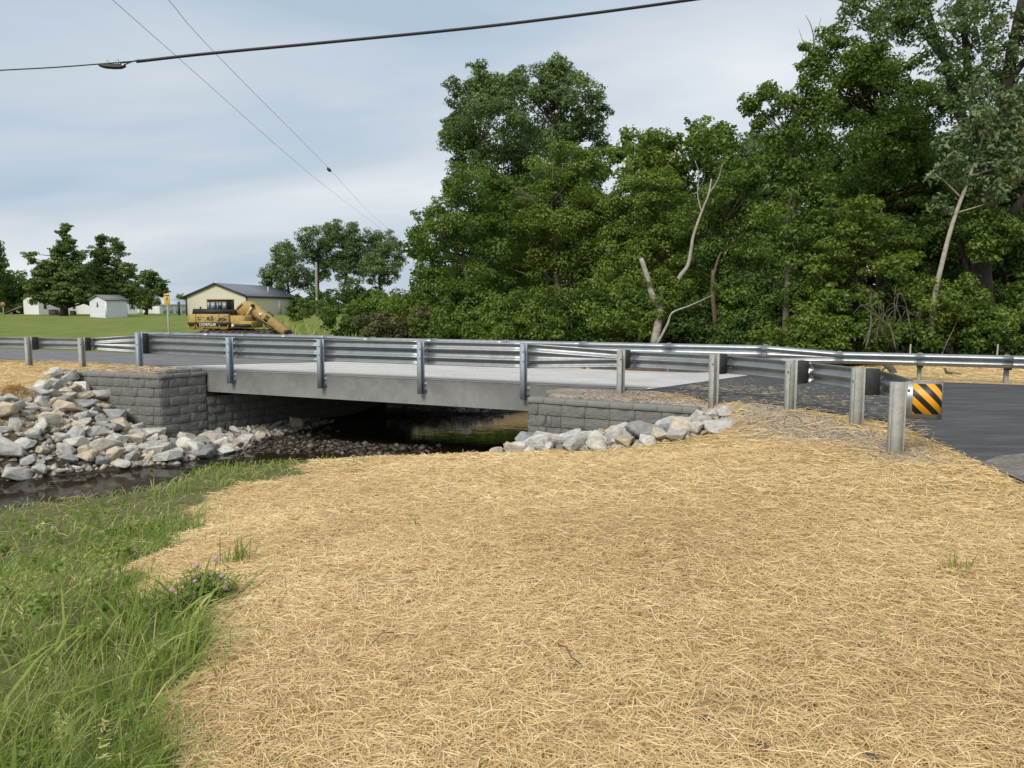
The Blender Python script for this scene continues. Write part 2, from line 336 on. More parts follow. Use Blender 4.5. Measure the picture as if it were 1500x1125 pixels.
TH = 0.22
wingL = unit(END_L - CORN_L); nwL = np.array([-wingL[1], wingL[0]]);  nwL = nwL if nwL[1] > 0 else -nwL
wingR = unit(END_R - CORN_R); nwR = np.array([-wingR[1], wingR[0]]);  nwR = nwR if nwR[1] > 0 else -nwR
VALLEY = [tuple(p) for p in (
    END_L + nwL * TH, CORN_L + nwL * TH + nL * TH, WL + nL * TH, FAR_L + nL * TH, np.array([-6.2, 27.5]), np.array([-3, 29.5]), np.array([1, 31]), np.array([10, 31.5]), np.array([16, 30]), np.array([16, 26]),
    FAR_R - nL * TH, CORN_R - nL * TH + nwR * TH, END_R + nwR * TH, (3.9, 12.8), (4.25, 11.5), (4.5, 10.2), (4.2, 8.6), (4.6, 7), (5.0, 5.5), (6.2, 3), (10, -5), (30, -40), (30, -3000), (-3000, -3000), (-3000, 1390), (-55, 39.3), (-20, 23.3))]
def ground(x, y):
    x = np.asarray(x, float); y = np.asarray(y, float)
    return np.where(inside(x, y, VALLEY), low(x, y), high(x, y))
def gz(x, y): return float(ground(np.array([x]), np.array([y]))[0])
def hit(px, py):                             # line of sight to the ground
    d = ray(px, py); k = np.arange(1.5, 140, 0.03); X, Y, Z = d[0] * k, d[1] * k, EYE + d[2] * k
    b = np.nonzero(Z < ground(X, Y))[0]
    i = b[0] if len(b) else -1
    return X[i], Y[i]

# straw / grass zones on the near ground
GRASS = [hit(-160, 760), (-9.4, 11.6), (-7.6, 12.8), (-6.4, 14.0), (-5.2, 15.0), (-3.7, 14.9), (-3.3, 13.9)] + [hit(*p) for p in ((432, 684), (425, 694), (340, 716), (292, 742), (300, 775), (215, 815), (150, 848), (170, 868), (240, 872), (330, 868), (345, 900), (320, 930), (262, 960), (240, 1020), (236, 1125))]
GRASS += [(-1.0, 1.2), (-1.4, -4), (-30, -18), (-30, 1.5), (-14, 8), (-9.5, 10.2)]
def wob(x, y): return 0.22 * np.sin(3.1 * x + 1.3 * y) + 0.16 * np.sin(5.3 * y - 2.2 * x + 1) + 0.1 * np.sin(9.7 * x + 7.1 * y)
def grassy(x, y): return inside(x + 0.6 * wob(x, y), y + 0.6 * wob(y, x + 2), GRASS)

# the near edge of the asphalt, as t over s
EDGE_PX = [(953, 571), (1010, 577), (1080, 586), (1206, 604), (1296, 618), (1326, 625), (1360, 643), (1396, 660), (1420, 671), (1450, 684), (1500, 714)]
ed = np.array([to_st(*at(px, py, 0.0)) for px, py in EDGE_PX])
EDGE_S = np.concatenate([[-4000, -14, -10.5, 2.0], ed[:, 0], [ed[-1, 0] + .6, ed[-1, 0] + 2.2, 4000]])
EDGE_T = np.concatenate([[.85, .85, .5, .3], ed[:, 1], [ed[-1, 1] - 2.2, -26, -60]])
o_ = np.argsort(EDGE_S, kind='stable'); EDGE_S, EDGE_T = EDGE_S[o_], EDGE_T[o_]
def on_road(x, y, m=0.0):
    s, t = to_st(x, y); return (t > np.interp(s, EDGE_S, EDGE_T) - m) & (t < 7.25 + m)

# ------------------------------------------------------------------ ground sheet
rng = np.random.default_rng(7)
def geo(a, b, n): return np.sign(a) * np.geomspace(abs(a), abs(b), n)
xs = np.unique(np.round(np.concatenate([geo(-4000, -40, 22), np.arange(-40, -14, .6), np.arange(-14, 6.4, .14), np.arange(6.4, 40, .6), geo(40, 4000, 22)]), 4))
ys = np.unique(np.round(np.concatenate([geo(-3000, -6, 16), np.arange(-6, 9, .25), np.arange(9, 27.5, .14), np.arange(27.5, 60, .8), geo(60, 4000, 30)]), 4))
GX, GY = np.meshgrid(xs, ys); gx, gy = GX.ravel(), GY.ravel(); gzv = ground(gx, gy)
nx, ny = len(xs), len(ys)
idx = np.arange(nx * ny).reshape(ny, nx)
GF = np.stack([idx[:-1, :-1], idx[:-1, 1:], idx[1:, 1:], idx[1:, :-1]], -1).reshape(-1, 4)
gs, gt = to_st(gx, gy); vin = inside(gx, gy, VALLEY)
def straw_mask(x, y, s, t, vin, z):
    near = vin & ~grassy(x, y) & (z > -1.5) & (y < 14.6)
    leftb = vin & (x < -8) & (y > 12) & (z > -1.0)
    lsh = (~vin) & (t < np.interp(s, EDGE_S, EDGE_T)) & (s < 1)
    rsh = (~vin) & (t < np.interp(s, EDGE_S, EDGE_T)) & (s >= 1)
    far = (~vin) & (t > 7.2) & (t < 13.5 + 0.8 * np.sin(x * .6)) & (x > 4) | (t > 7.2) & (t < 9.0) & (x <= 4) & (~vin)
    farv = vin & (y > 23.5) & (x < 3) & (x > -4)
    return (near | leftb | lsh | rsh | far | farv).astype(float)
straw_w = straw_mask(gx, gy, gs, gt, vin, gzv)
def vnoise_(x, y, sc, seed):
    a = seed * 1.7; return (np.sin(x * sc + a + 1.3 * np.sin(y * sc * .7 + a)) + np.sin(y * sc * 1.3 - a + 1.1 * np.sin(x * sc * .9)) + np.sin((x + y) * sc * .6 + 2 * a)) / 3
dn_g = vnoise_(gx, gy, 3.1, 1) + .7 * vnoise_(gx, gy, 7.3, 2)
straw_w = np.where(vin & (gy < 9), straw_w * np.clip(1.4 + .6 * dn_g, .7, 1), straw_w)
lawn_w = ((~vin) & (gt > 8.6) & (gx < 3 + 0.0 * gy) & (straw_w < .5)).astype(float) + ((~vin) & (gt > 7) & (gx > 40)) * 0.0
grass_w = (vin & grassy(gx, gy) & (gzv > -1.6)).astype(float) + (vin & (gx < -14) & (gzv > -1.6)).astype(float)
lawn_w = np.clip(lawn_w + 0.0, 0, 1)
gravel_w = np.exp(-(seg_dist(gx, gy, P3(1.2, -.35, 0)[:2], P3(3.6, -.5, 0)[:2]) / .55) ** 2) + np.exp(-(seg_dist(gx, gy, P3(-9.4, -.4, 0)[:2], P3(-11.6, -.2, 0)[:2]) / .7) ** 2)
gravel_w = np.clip(gravel_w * 1.4, 0, 1) * (~vin) + .75 * np.exp(-(seg_dist(gx, gy, (4.0, 12.6), (4.35, 8.2)) / .5) ** 2)
wet_w = smooth(-1.35, -1.68, gzv) if False else np.clip((-1.45 - gzv) / .25, 0, 1)
mg = bpy.data.materials.new('ground'); mg.use_nodes = True; t_, b_ = nodes(mg)
b_.inputs['Roughness'].default_value = 0.95; b_.inputs['Specular IOR Level'].default_value = 0.2
co = t_.nodes.new('ShaderNodeTexCoord').outputs['Object']
def noise(t, co, scale, detail=6, rough=.6, vec=None):
    n = t.nodes.new('ShaderNodeTexNoise'); n.inputs['Scale'].default_value = scale; n.inputs['Detail'].default_value = detail; n.inputs['Roughness'].default_value = rough
    if vec:
        m_ = t.nodes.new('ShaderNodeMapping'); m_.inputs['Scale'].default_value = vec; t.links.new(co, m_.inputs[0]); co = m_.outputs[0]
    t.links.new(co, n.inputs['Vector']); return n.outputs['Fac']
def ramp(t, fac, stops):
    r = t.nodes.new('ShaderNodeValToRGB'); e = r.color_ramp.elements
    e[0].position, e[0].color = stops[0][0], (*stops[0][1], 1); e[1].position, e[1].color = stops[-1][0], (*stops[-1][1], 1)
    for p, c in stops[1:-1]: q = e.new(p); q.color = (*c, 1)
    t.links.new(fac, r.inputs['Fac']); return r.outputs[0]
def mixc(t, fac, a, b):
    x = t.nodes.new('ShaderNodeMix'); x.data_type = 'RGBA'
    t.links.new(fac, x.inputs['Factor']); t.links.new(a, x.inputs[6]); t.links.new(b, x.inputs[7]); return x.outputs[2]
am = t_.nodes.new('ShaderNodeAttribute'); am.attribute_name = 'cover'
aw = t_.nodes.new('ShaderNodeAttribute'); aw.attribute_name = 'wet'
ag = t_.nodes.new('ShaderNodeAttribute'); ag.attribute_name = 'grassy'
sp = t_.nodes.new('ShaderNodeSeparateColor'); t_.links.new(am.outputs['Color'], sp.inputs[0])
soil = ramp(t_, noise(t_, co, 3.0, 8), [(.3, (.06, .045, .03)), (.7, (.15, .115, .08))])
# straw lies in all directions: three stretched noises
sn = noise(t_, co, 1.0, 7, .7, (26, 90, 30))
sn2 = noise(t_, co, 1.0, 7, .7, (80, 24, 30))
ma = t_.nodes.new('ShaderNodeMath'); ma.operation = 'ADD'; t_.links.new(sn, ma.inputs[0]); t_.links.new(sn2, ma.inputs[1])
mh = t_.nodes.new('ShaderNodeMath'); mh.operation = 'MULTIPLY'; mh.inputs[1].default_value = .5; t_.links.new(ma.outputs[0], mh.inputs[0])
strawc = ramp(t_, mh.outputs[0], [(.34, (.17, .12, .06)), (.45, (.44, .325, .15)), (.56, (.65, .50, .245)), (.7, (.80, .67, .38))])
patch = ramp(t_, noise(t_, co, 1.6, 7, .7), [(.33, (.62, .58, .53)), (.5, (1, 1, 1))])
mm = t_.nodes.new('ShaderNodeMix'); mm.data_type = 'RGBA'; mm.blend_type = 'MULTIPLY'; mm.inputs['Factor'].default_value = 1.0
t_.links.new(strawc, mm.inputs[6]); t_.links.new(patch, mm.inputs[7])
lawn = ramp(t_, noise(t_, co, .35, 9, .7), [(.3, (.105, .145, .026)), (.5, (.15, .19, .036)), (.7, (.205, .225, .06))])
grav = ramp(t_, noise(t_, co, 45, 4, .7), [(.3, (.16, .13, .10)), (.5, (.33, .285, .23)), (.68, (.52, .47, .40))])
under = ramp(t_, noise(t_, co, 9, 7), [(.3, (.06, .07, .02)), (.7, (.19, .18, .07))])
bed = ramp(t_, noise(t_, co, 14, 8), [(.3, (.022, .016, .010)), (.55, (.06, .046, .03)), (.75, (.15, .125, .09))])
c = soil
c = mixc(t_, sp.outputs[0], c, mm.outputs[2]); c = mixc(t_, sp.outputs[1], c, lawn); c = mixc(t_, ag.outputs['Fac'], c, under)
c = mixc(t_, sp.outputs[2], c, grav); c = mixc(t_, aw.outputs['Fac'], c, bed)
t_.links.new(c, b_.inputs['Base Color'])
bp = t_.nodes.new('ShaderNodeBump'); bp.inputs['Strength'].default_value = .6; bp.inputs['Distance'].default_value = .03
t_.links.new(mh.outputs[0], bp.inputs['Height']); t_.links.new(bp.outputs[0], b_.inputs['Normal'])
gr = mesh_np('ground', np.stack([gx, gy, gzv], 1), GF, mg, smooth=True, attrs={'cover': np.stack([straw_w, lawn_w, gravel_w], 1), 'wet': wet_w * vin, 'grassy': np.clip(grass_w, 0, 1)})
tag(gr, 'straw covered bank, stream bed and mown lawn', None, kind='structure')

# ------------------------------------------------------------------ stream
mw = bpy.data.materials.new('stream water'); mw.use_nodes = True; t_, b_ = nodes(mw)
co = t_.nodes.new('ShaderNodeTexCoord').outputs['Object']
b_.inputs['Base Color'].default_value = (.030, .024, .014, 1); b_.inputs['Roughness'].default_value = .03; b_.inputs['IOR'].default_value = 1.33; b_.inputs['Specular IOR Level'].default_value = .5
bp = t_.nodes.new('ShaderNodeBump'); bp.inputs['Strength'].default_value = .14; bp.inputs['Distance'].default_value = .03
t_.links.new(noise(t_, co, 2.6, 3, .5, (1, 1.8, 1)), bp.inputs['Height']); t_.links.new(bp.outputs[0], b_.inputs['Normal'])
trn = t_.nodes.new('ShaderNodeBsdfTransparent'); trn.inputs[0].default_value = (.62, .52, .36, 1); mxs = t_.nodes.new('ShaderNodeMixShader')
lw = t_.nodes.new('ShaderNodeFresnel'); lw.inputs['IOR'].default_value = 1.33
f1 = t_.nodes.new('ShaderNodeMapRange'); f1.inputs['From Min'].default_value = 0; f1.inputs['From Max'].default_value = .6; f1.inputs['To Min'].default_value = .55; f1.inputs['To Max'].default_value = 1
t_.links.new(lw.outputs[0], f1.inputs[0]); t_.links.new(f1.outputs[0], mxs.inputs[0])
t_.links.new(trn.outputs[0], mxs.inputs[1]); t_.links.new(b_.outputs[0], mxs.inputs[2]); t_.links.new(mxs.outputs[0], t_.nodes['Material Output'].inputs[0])
WZ = -1.76
wp = [(-46, -16), (-44, -2), (-20, 13.2), (-9, 18.2), (-8.0, 18.9), FAR_L - nL * .02, (-2, 27), (14, 29), (14, 24), FAR_R + nL * .02, (-.2, 15.6), (-1, 13.6), (-6, 10.5), (-20, 2), (-38, -16)]
wob_ = mesh_np('stream', [(p[0], p[1], WZ) for p in wp], [tuple(range(len(wp)))[::-1]], mw)
if wob_.data.polygons[0].normal.z < 0: wob_.data.flip_normals()
tag(wob_, 'shallow brown stream running under the bridge', kind='structure')

# ------------------------------------------------------------------ road
ma_ = bpy.data.materials.new('asphalt'); ma_.use_nodes = True; t_, b_ = nodes(ma_); co = t_.nodes.new('ShaderNodeTexCoord').outputs['Object']
b_.inputs['Roughness'].default_value = .8; b_.inputs['Specular IOR Level'].default_value = .35
a1 = ramp(t_, noise(t_, co, 80, 3, .7), [(.35, (.032, .033, .036)), (.55, (.068, .069, .072)), (.75, (.15, .15, .148))])
a2 = ramp(t_, noise(t_, co, 1.0, 8, .72, (.7, 3.2, 1)), [(.33, (.72, .72, .74)), (.5, (1.1, 1.1, 1.1)), (.68, (1.9, 1.86, 1.78))])
x = t_.nodes.new('ShaderNodeMix'); x.data_type = 'RGBA'; x.blend_type = 'MULTIPLY'; x.inputs['Factor'].default_value = 1
t_.links.new(a1, x.inputs[6]); t_.links.new(a2, x.inputs[7]); t_.links.new(x.outputs[2], b_.inputs['Base Color'])
bp = t_.nodes.new('ShaderNodeBump'); bp.inputs['Strength'].default_value = .5; bp.inputs['Distance'].default_value = .01
t_.links.new(noise(t_, co, 70, 4), bp.inputs['Height']); t_.links.new(bp.outputs[0], b_.inputs['Normal'])
def road_sheet(name, svals, nt_, lift, mat_, tlo=None, thi=7.25):
    V = []
    r2 = np.random.default_rng(3)
    for i, s in enumerate(svals):
        t0 = np.interp(s, EDGE_S, EDGE_T) + (r2.normal(0, .025) if abs(s) < 20 else 0) if tlo is None else tlo(s)
        for k in range(nt_ + 1):
            t = t0 + (thi - t0) * k / nt_
            p = B0 + s * U + t * VV; V.append((p[0], p[1], float(high(p[0], p[1])) + lift))
    n = nt_ + 1
    F = [(i * n + k, (i + 1) * n + k, (i + 1) * n + k + 1, i * n + k + 1) for i in range(len(svals) - 1) for k in range(nt_)]
    return mesh_np(name, V, F, mat_, smooth=True)
sl = np.concatenate([-np.geomspace(400, 14, 30), np.arange(-13.6, -10.2, .3)])
sr = np.concatenate([np.arange(2.15, 8.6, .12), np.geomspace(8.7, 300, 40)])
mal = mat('dusty asphalt with grazing sheen', (.17, .17, .172), .85, 0, (1.2, (.12, .12, .123), .4, .65), (60, .3, .01), mottle=(40, (.23, .225, .215), .5, .7))  # straw dust and the sheen of the grazing view put into the paler grey
tag(road_sheet('road', sl, 12, .014, mal), 'grey asphalt road running off to the left of the bridge', kind='structure')
tag(road_sheet('road', sr, 26, .014, ma_), 'dark new asphalt road widening to the right of the bridge', kind='structure')
mo = mat('old pavement', (.20, .175, .15), .9, 0, (3, (.12, .105, .09), .35, .65), (60, .5, .01), mottle=(20, (.27, .245, .21), .5, .7))
pp = [at(1436, 682), at(1462, 672), at(1500, 668), at(1600, 664), at(1750, 690), (9.5, 5.2), (9.2, 3.0), (6.6, 2.6), (5.6, 4.6), at(1505, 712)]
op = mesh_np('old_pavement', [(q[0], q[1], .03) for q in pp], [tuple(range(len(pp)))], mo)
if op.data.polygons[0].normal.z < 0: op.data.flip_normals()
tag(op, 'worn brown patch of old pavement at the road edge', kind='structure')

# ------------------------------------------------------------------ bridge
def deck_material():
    m = mat('broom finished deck', (.58, .57, .535), .85, 0, (.8, (.47, .46, .43), .38, .65), None, mottle=(10, (.66, .65, .62), .5, .75))
    t, b = nodes(m); co = t.nodes.new('ShaderNodeTexCoord').outputs['Object']
    wv = t.nodes.new('ShaderNodeTexWave'); wv.inputs['Scale'].default_value = 9; wv.inputs['Distortion'].default_value = 1.2; wv.inputs['Detail'].default_value = 3
    mp_ = t.nodes.new('ShaderNodeMapping'); mp_.inputs['Rotation'].default_value = (0, 0, math.atan2(-U[1], U[0]) ); t.links.new(co, mp_.inputs[0]); t.links.new(mp_.outputs[0], wv.inputs['Vector'])
    bp = t.nodes.new('ShaderNodeBump'); bp.inputs['Strength'].default_value = .6; bp.inputs['Distance'].default_value = .012
    t.links.new(wv.outputs['Fac'], bp.inputs['Height']); t.links.new(bp.outputs[0], b.inputs['Normal'])
    return m
M['deck'] = deck_material()
bridge = empty('bridge', (B0[0], B0[1], 0), 'grey concrete slab bridge spanning the stream', 'bridge')
bo = Vector((B0[0], B0[1], 0))
def rel(p, o=bo): return (p[0] - o[0], p[1] - o[1], p[2] - o[2])
T0, T1 = 0.09, 7.42
def zt(t): return -0.036 * (t - .1)
cor = [(-10.9 + .2 * T0, T0), (2.5 + .14 * T0, T0), (2.5 + .14 * T1, T1), (-10.9 + .2 * T1, T1)]
m_ = MB()
top = [rel(P3(s, t, zt(t) + .005)) for s, t in cor]; bot = [rel(P3(s, t, zt(t) - .54)) for s, t in cor]
m_.add(top + bot, [(4, 7, 6, 5), (0, 1, 5, 4), (1, 2, 6, 5), (2, 3, 7, 6), (3, 0, 4, 7), (0, 3, 2, 1)][:5])
m_.build('slab', M['concrete'], bridge)
# running surface: grid so that the joint to the road is not ruler straight
V = []; nn = 40
for i in range(nn + 1):
    for k in range(9):
        t = T0 + .02 + (T1 - .04 - T0) * k / 8; s0 = -10.95 + .2 * t; s1 = 2.55 + .14 * t
        V.append(rel(P3(s0 + (s1 - s0) * i / nn, t, zt(t) + .022)))
F = [(i * 9 + k, (i + 1) * 9 + k, (i + 1) * 9 + k + 1, i * 9 + k + 1) for i in range(nn) for k in range(8)]
# turn the edge down so the surface is a slab of its own
b0 = len(V)
mesh_np('deck_surface', V, F, M['deck'], bridge)
e_ = MB(); a0, a1_ = cor[0], cor[1]
e_.prism([rel(P3(-10.9, T0 + .021, zt(T0) + .004)), rel(P3(2.5, T0 + .021, zt(T0) + .004)), rel(P3(2.5, T0 + .021, zt(T0) + .0205)), rel(P3(-10.9, T0 + .021, zt(T0) + .0205))], (VV[0] * .3, VV[1] * .3, 0))
e_.build('deck_edge', M['concrete'], bridge)

# ------------------------------------------------------------------ block walls
def block_mesh(name, w, h, d, seed, amp=.012):
    r = np.random.default_rng(seed); nx_, nz_ = 7, 4
    V = []; F = []; XF = [0, .025, .2, .4, .6, .8, .975, 1]; ZF = [0, .06, .5, .94, 1]
    for k in range(nz_ + 1):
        for i in range(nx_ + 1):
            edge = i in (0, nx_) or k in (0, nz_)
            y = -.0 if edge else -.007 + r.normal(0, amp)
            V.append((w * (XF[i] - .5), y, h * ZF[k]))
    n = nx_ + 1
    F += [(k * n + i, k * n + i + 1, (k + 1) * n + i + 1, (k + 1) * n + i) for k in range(nz_) for i in range(nx_)]
    b = len(V); V += [(-w / 2, d, 0), (w / 2, d, 0), (w / 2, d, h), (-w / 2, d, h)]
    c0, c1, c2, c3 = 0, nx_, nz_ * n + nx_, nz_ * n
    F += [tuple([c1] + [b + 1, b] + list(range(0, nx_))), tuple([c3] + [b + 3, b + 2] + list(range(nz_ * n + nx_, nz_ * n, -1)))]
    F += [tuple([c0, b, b + 3] + [k * n for k in range(nz_, 0, -1)]), tuple([c2, b + 2, b + 1] + [k * n + nx_ for k in range(0, nz_)])]
    o = mesh_np(name, V, F, None)
    me = o.data; bpy.data.objects.remove(o); bm = bmesh.new(); bm.from_mesh(me); bmesh.ops.recalc_face_normals(bm, faces=bm.faces[:]); bm.to_mesh(me); bm.free()
    return me
BLK = [block_mesh('block', .45, .220, .16, 40 + i, .012) for i in range(8)]
CAP = [block_mesh('cap_block', .45, .1, .34, 60 + i, .004) for i in range(4)]
for me in BLK: me.materials.append(M['block'])
for me in CAP: me.materials.append(M['cap'])
def block_wall(name, label, path, top, depth, seed, capstep=None, inward=1):
    """path: corner points; the face lies on the path, blocks go back from it"""
    r = random.Random(seed)
    root = tag(empty(name, (path[0][0], path[0][1], top - depth), label, 'wall'), kind='thing'); o = root.location
    core = MB(); off = TH
    for a, b in zip(path[:-1], path[1:]):
        a, b = np.array(a), np.array(b); d = unit(b - a); L = np.linalg.norm(b - a); n = np.array([-d[1], d[0]]) * inward   # n points back into the earth
        p = [a + n * .1, b + n * .1, b + n * .42, a + n * .42]
        core.prism([(q[0] - o[0], q[1] - o[1], .0) for q in p], (0, 0, depth - .115))
        ang = math.atan2(d[1], d[0]) + (0 if inward > 0 else math.pi)
        ncourse = int(round((depth - .1) / .226)) + 1
        for kc in range(ncourse):
            z1 = top - .104 - .226 * kc
            u0 = -(0.0 if kc % 2 else .25) + r.uniform(-.03, .03)
            while u0 < L:
                wv = .5
                if r.random() < .06: wv = .2
                s0, s1 = max(u0, 0), min(u0 + wv, L)
                if s1 - s0 > .05:
                    mid = a + d * (s0 + s1) / 2
                    q = bpy.data.objects.new('block', BLK[r.randrange(8)]); COL.objects.link(q); q.parent = root
                    q.location = (mid[0] - o[0] + n[0] * r.uniform(-.004, .006), mid[1] - o[1] + n[1] * r.uniform(-.004, .006), z1 - .223 - o[2]); q.rotation_euler = (0, 0, ang)
                    q.scale = ((s1 - s0 - .008) / .45, 1, 1)
                u0 += wv
        u0 = -r.uniform(0, .2)
        while u0 < L and capstep != 'none':
            s0, s1 = max(u0, 0), min(u0 + .457, L)
            if s1 - s0 > .06:
                mid = a + d * (s0 + s1) / 2 - n * .02
                q = bpy.data.objects.new('cap_block', CAP[r.randrange(4)]); COL.objects.link(q); q.parent = root
                q.location = (mid[0] - o[0], mid[1] - o[1], top - .1 - o[2]); q.rotation_euler = (0, 0, ang); q.scale = ((s1 - s0 - .006) / .45, 1, 1)
            u0 += .457
    core.build('core', M['core'], root)
    return root
ctop = lambda: None
# left: wing wall with its return, then the abutment face under the slab
wl = block_wall('wing_wall', 'grey split face block wing wall above the heaped riprap left of the bridge', [END_L, CORN_L, WL + wdir * .05], TOP_L, 1.72, 5, inward=1)
block_wall('abutment_wall', 'shadowed grey block abutment wall under the left end of the bridge slab', [WL + wdir * .06, FAR_L], -.575, 1.3, 6, 'none', inward=1)
wr = block_wall('wing_wall', 'grey split face block wing wall above the rocks at the right end of the bridge', [CORN_R, END_R], TOP_R, 1.5, 8, inward=1)
block_wall('abutment_wall', 'grey block abutment wall hidden under the right end of the bridge slab', [FAR_R, ST(SR, .12)[0]], -.575, 1.3, 9, 'none', inward=1)
block_wall('abutment_wall', 'short block return of the right abutment beside the bridge slab', [ST(SR, .1)[0], CORN_R + wdir * .02], TOP_R - .104, 1.4, 10, 'none', inward=1)
# stepped upper caps beside the slab ends
def cap_row(wall, a, b, top, n_):
    a, b = np.array(a), np.array(b); d = unit(b - a); L = np.linalg.norm(b - a); w_ = L / n_
    for i in range(n_):
        mid = a + d * w_ * (i + .5)
        q = bpy.data.objects.new('cap_block', CAP[i % 4]); COL.objects.link(q); q.parent = wall
        q.location = (mid[0] - wall.location[0], mid[1] - wall.location[1], top - .1 - wall.location[2]); q.rotation_euler = (0, 0, math.atan2(d[1], d[0])); q.scale = ((w_ - .006) / .45, 1, 1)
nb = np.array([-wdir[1], wdir[0]])
cap_row(wl, WL - wdir * 1.02 + nb * .05, WL - wdir * .02 + nb * .05, TOP_L + .088, 3)
cap_row(wr, CORN_R + nwR * .42 + wingR * .18, CORN_R + nwR * .42 + wingR * 1.0, TOP_R + .105, 2)

# ------------------------------------------------------------------ guardrails
W_PROF = [(0, .02), (.03, .035), (.055, .083), (.105, .083), (.14, .01), (.1530, 0), (.1535, 0), (.1545, 0), (.156, 0), (.1575, 0), (.1585, 0), (.159, 0), (.172, .01), (.207, .083), (.257, .083), (.282, .035), (.312, .02)]
T_PROF = [(0, .02), (.03, .035), (.055, .083), (.1, .083), (.135, .01), (.157, 0), (.18, .01), (.21, .083), (.254, .083), (.298, .083), (.328, .01), (.351, 0), (.373, .01), (.408, .083), (.453, .083), (.478, .035), (.508, .02)]
W_PROF, T_PROF = np.array(W_PROF), np.array(T_PROF)
def rail_panel(parent, pts, zbot, blend, nrm_sign, name, lift=0.0):
    """pts (n,2) path of the back face; zbot (n); blend (n) 0 = two waves, 1 = three; nrm_sign: which side the road is"""
    P = np.array(pts, float); n = len(P); T = np.gradient(P, axis=0); T /= np.linalg.norm(T, axis=1, keepdims=True)
    N = np.stack([-T[:, 1], T[:, 0]], 1) * nrm_sign
    o = parent.location; V = []
    for side in (0, .005):
        for i in range(n):
            pr = W_PROF * (1 - blend[i]) + T_PROF * blend[i]
            for (z, d) in pr:
                q = P[i] + N[i] * (d + lift - side)
                V.append((q[0] - o[0], q[1] - o[1], zbot[i] + z - o[2]))
    m = len(W_PROF); h = n * m; F = []
    for i in range(n - 1):
        for k in range(m - 1):
            a, b, c, d = i * m + k, (i + 1) * m + k, (i + 1) * m + k + 1, i * m + k + 1
            F += [(a, b, c, d), (d + h, c + h, b + h, a + h)]
        for k in (0, m - 1):
            a, b = i * m + k, (i + 1) * m + k
            F.append((a, a + h, b + h, b) if k == 0 else (b, b + h, a + h, a))
    for i in (0, n - 1):
        for k in range(m - 1):
            a, b = i * m + k, i * m + k + 1
            F.append((a, b, b + h, a + h) if i == 0 else (a + h, b + h, b, a))
    ob = mesh_np(name, V, F, M['galv'], parent)
    return ob
def ibeam(parent, x, y, z0, z1, ang, mat_, dep=.152, wid=.10, th=.0075):
    m = MB(); R = Matrix.Rotation(ang, 4, 'Z'); o = parent.location
    for a in ((-wid / 2, wid / 2, -dep / 2, -dep / 2 + th), (-wid / 2, wid / 2, dep / 2 - th, dep / 2), (-th / 2, th / 2, -dep / 2 + th, dep / 2 - th)):
        m.box(a[0], a[1], a[2], a[3], z0, z1, R)
    p = m.build('post', mat_, parent); p.location = (x - o[0], y - o[1], -o[2]); return p
def bolt(parent, loc, axis, r=.016, l=.03):
    a = Vector(axis).normalized(); m = MB()
    m.tube([Vector(loc), Vector(loc) + a * l], r, 6)
    return m.build('bolt', M['bolt'], parent)
def block_out(parent, x, y, z0, z1, ang, d0, d1, wid=.15):
    m = MB(); m.box(-wid / 2, wid / 2, d0, d1, z0, z1, Matrix.Rotation(ang, 4, 'Z')); q = m.build('blockout', M['blockout'], parent)
    bevel_obj(q, .006); q.location = (x - parent.location[0], y - parent.location[1], -parent.location[2]); return q

def sub(child, part):                        # hang a piece under the part it belongs to, where it stands
    child.parent = part; child.location = Vector(child.location) - Vector(part.location); return child
def catmull(P, per=8):
    P = np.array(P, float); P = np.vstack([2 * P[0] - P[1], P, 2 * P[-1] - P[-2]]); out = []
    for i in range(1, len(P) - 2):
        for k in range(per):
            u = k / per; a, b, c, d = P[i - 1], P[i], P[i + 1], P[i + 2]
            out.append(.5 * ((2 * b) + (-a + c) * u + (2 * a - 5 * b + 4 * c - d) * u * u + (-a + 3 * b - 3 * c + d) * u ** 3))
    out.append(P[-2]); return np.array(out)

nrail = empty('guardrail', P3(-5, 0, 0), 'near galvanised guardrail along the camera side of the bridge, ending in a striped marker', 'guardrail')
# posts: (s, t, kind, rail bottom z, three-wave?)
posts = []
for px, py in ((43, 535), (121, 537)): posts.append((*to_st(*at(px, py, 0)), 'road'))
posts[0] = (posts[0][0], posts[0][1], 'road')
posts.append((*to_st(*at(205, 538, 0)), 'p3'))
def s_on(px, t=0.0):                          # s on the line t where the column px is seen
    k = (px - 750) / FPX; p = B0 + t * VV
    # x = k*(Y*cos + ...) ~ use the level-ray approximation at mid height
    return (k * p[1] - p[0]) / (U[0] - k * U[1])
for px in (336, 469, 616, 767): posts.append((s_on(px), 0.0, 'bridge'))
for px, py in ((909, 572), (1045, 583), (1157, 601), (1254, 623), (1311, 663)): posts.append((*to_st(*at(px, py, 0)), 'road'))
posts.insert(0, (posts[0][0] - 3.9, posts[0][1] - .45, 'road')); posts.insert(1, (posts[1][0] - 1.95, posts[1][1] - .22, 'road'))
pw = np.array([B0 + p[0] * U + p[1] * VV for p in posts])
tg = np.gradient(pw, axis=0); tg /= np.linalg.norm(tg, axis=1, keepdims=True); nm = np.stack([-tg[:, 1], tg[:, 0]], 1)
rp = []
for i, p in enumerate(posts):
    k = .085 if p[2] == 'bridge' else (.27 if i < len(posts) - 1 else .10)
    if p[2] == 'bridge': nm[i] = VV
    rp.append(pw[i] + nm[i] * k if i < len(posts) - 1 else pw[i] + np.array([.30, .16]))
iP3 = 4; iP7 = 8
ZB = []; BL = []
for i, p in enumerate(posts):
    if i < iP3: ZB.append(.44); BL.append(0)
    elif i <= iP7: ZB.append(.345); BL.append(1)
    else: ZB.append(.43 if i < len(posts) - 1 else .45); BL.append(0)
PER = 8
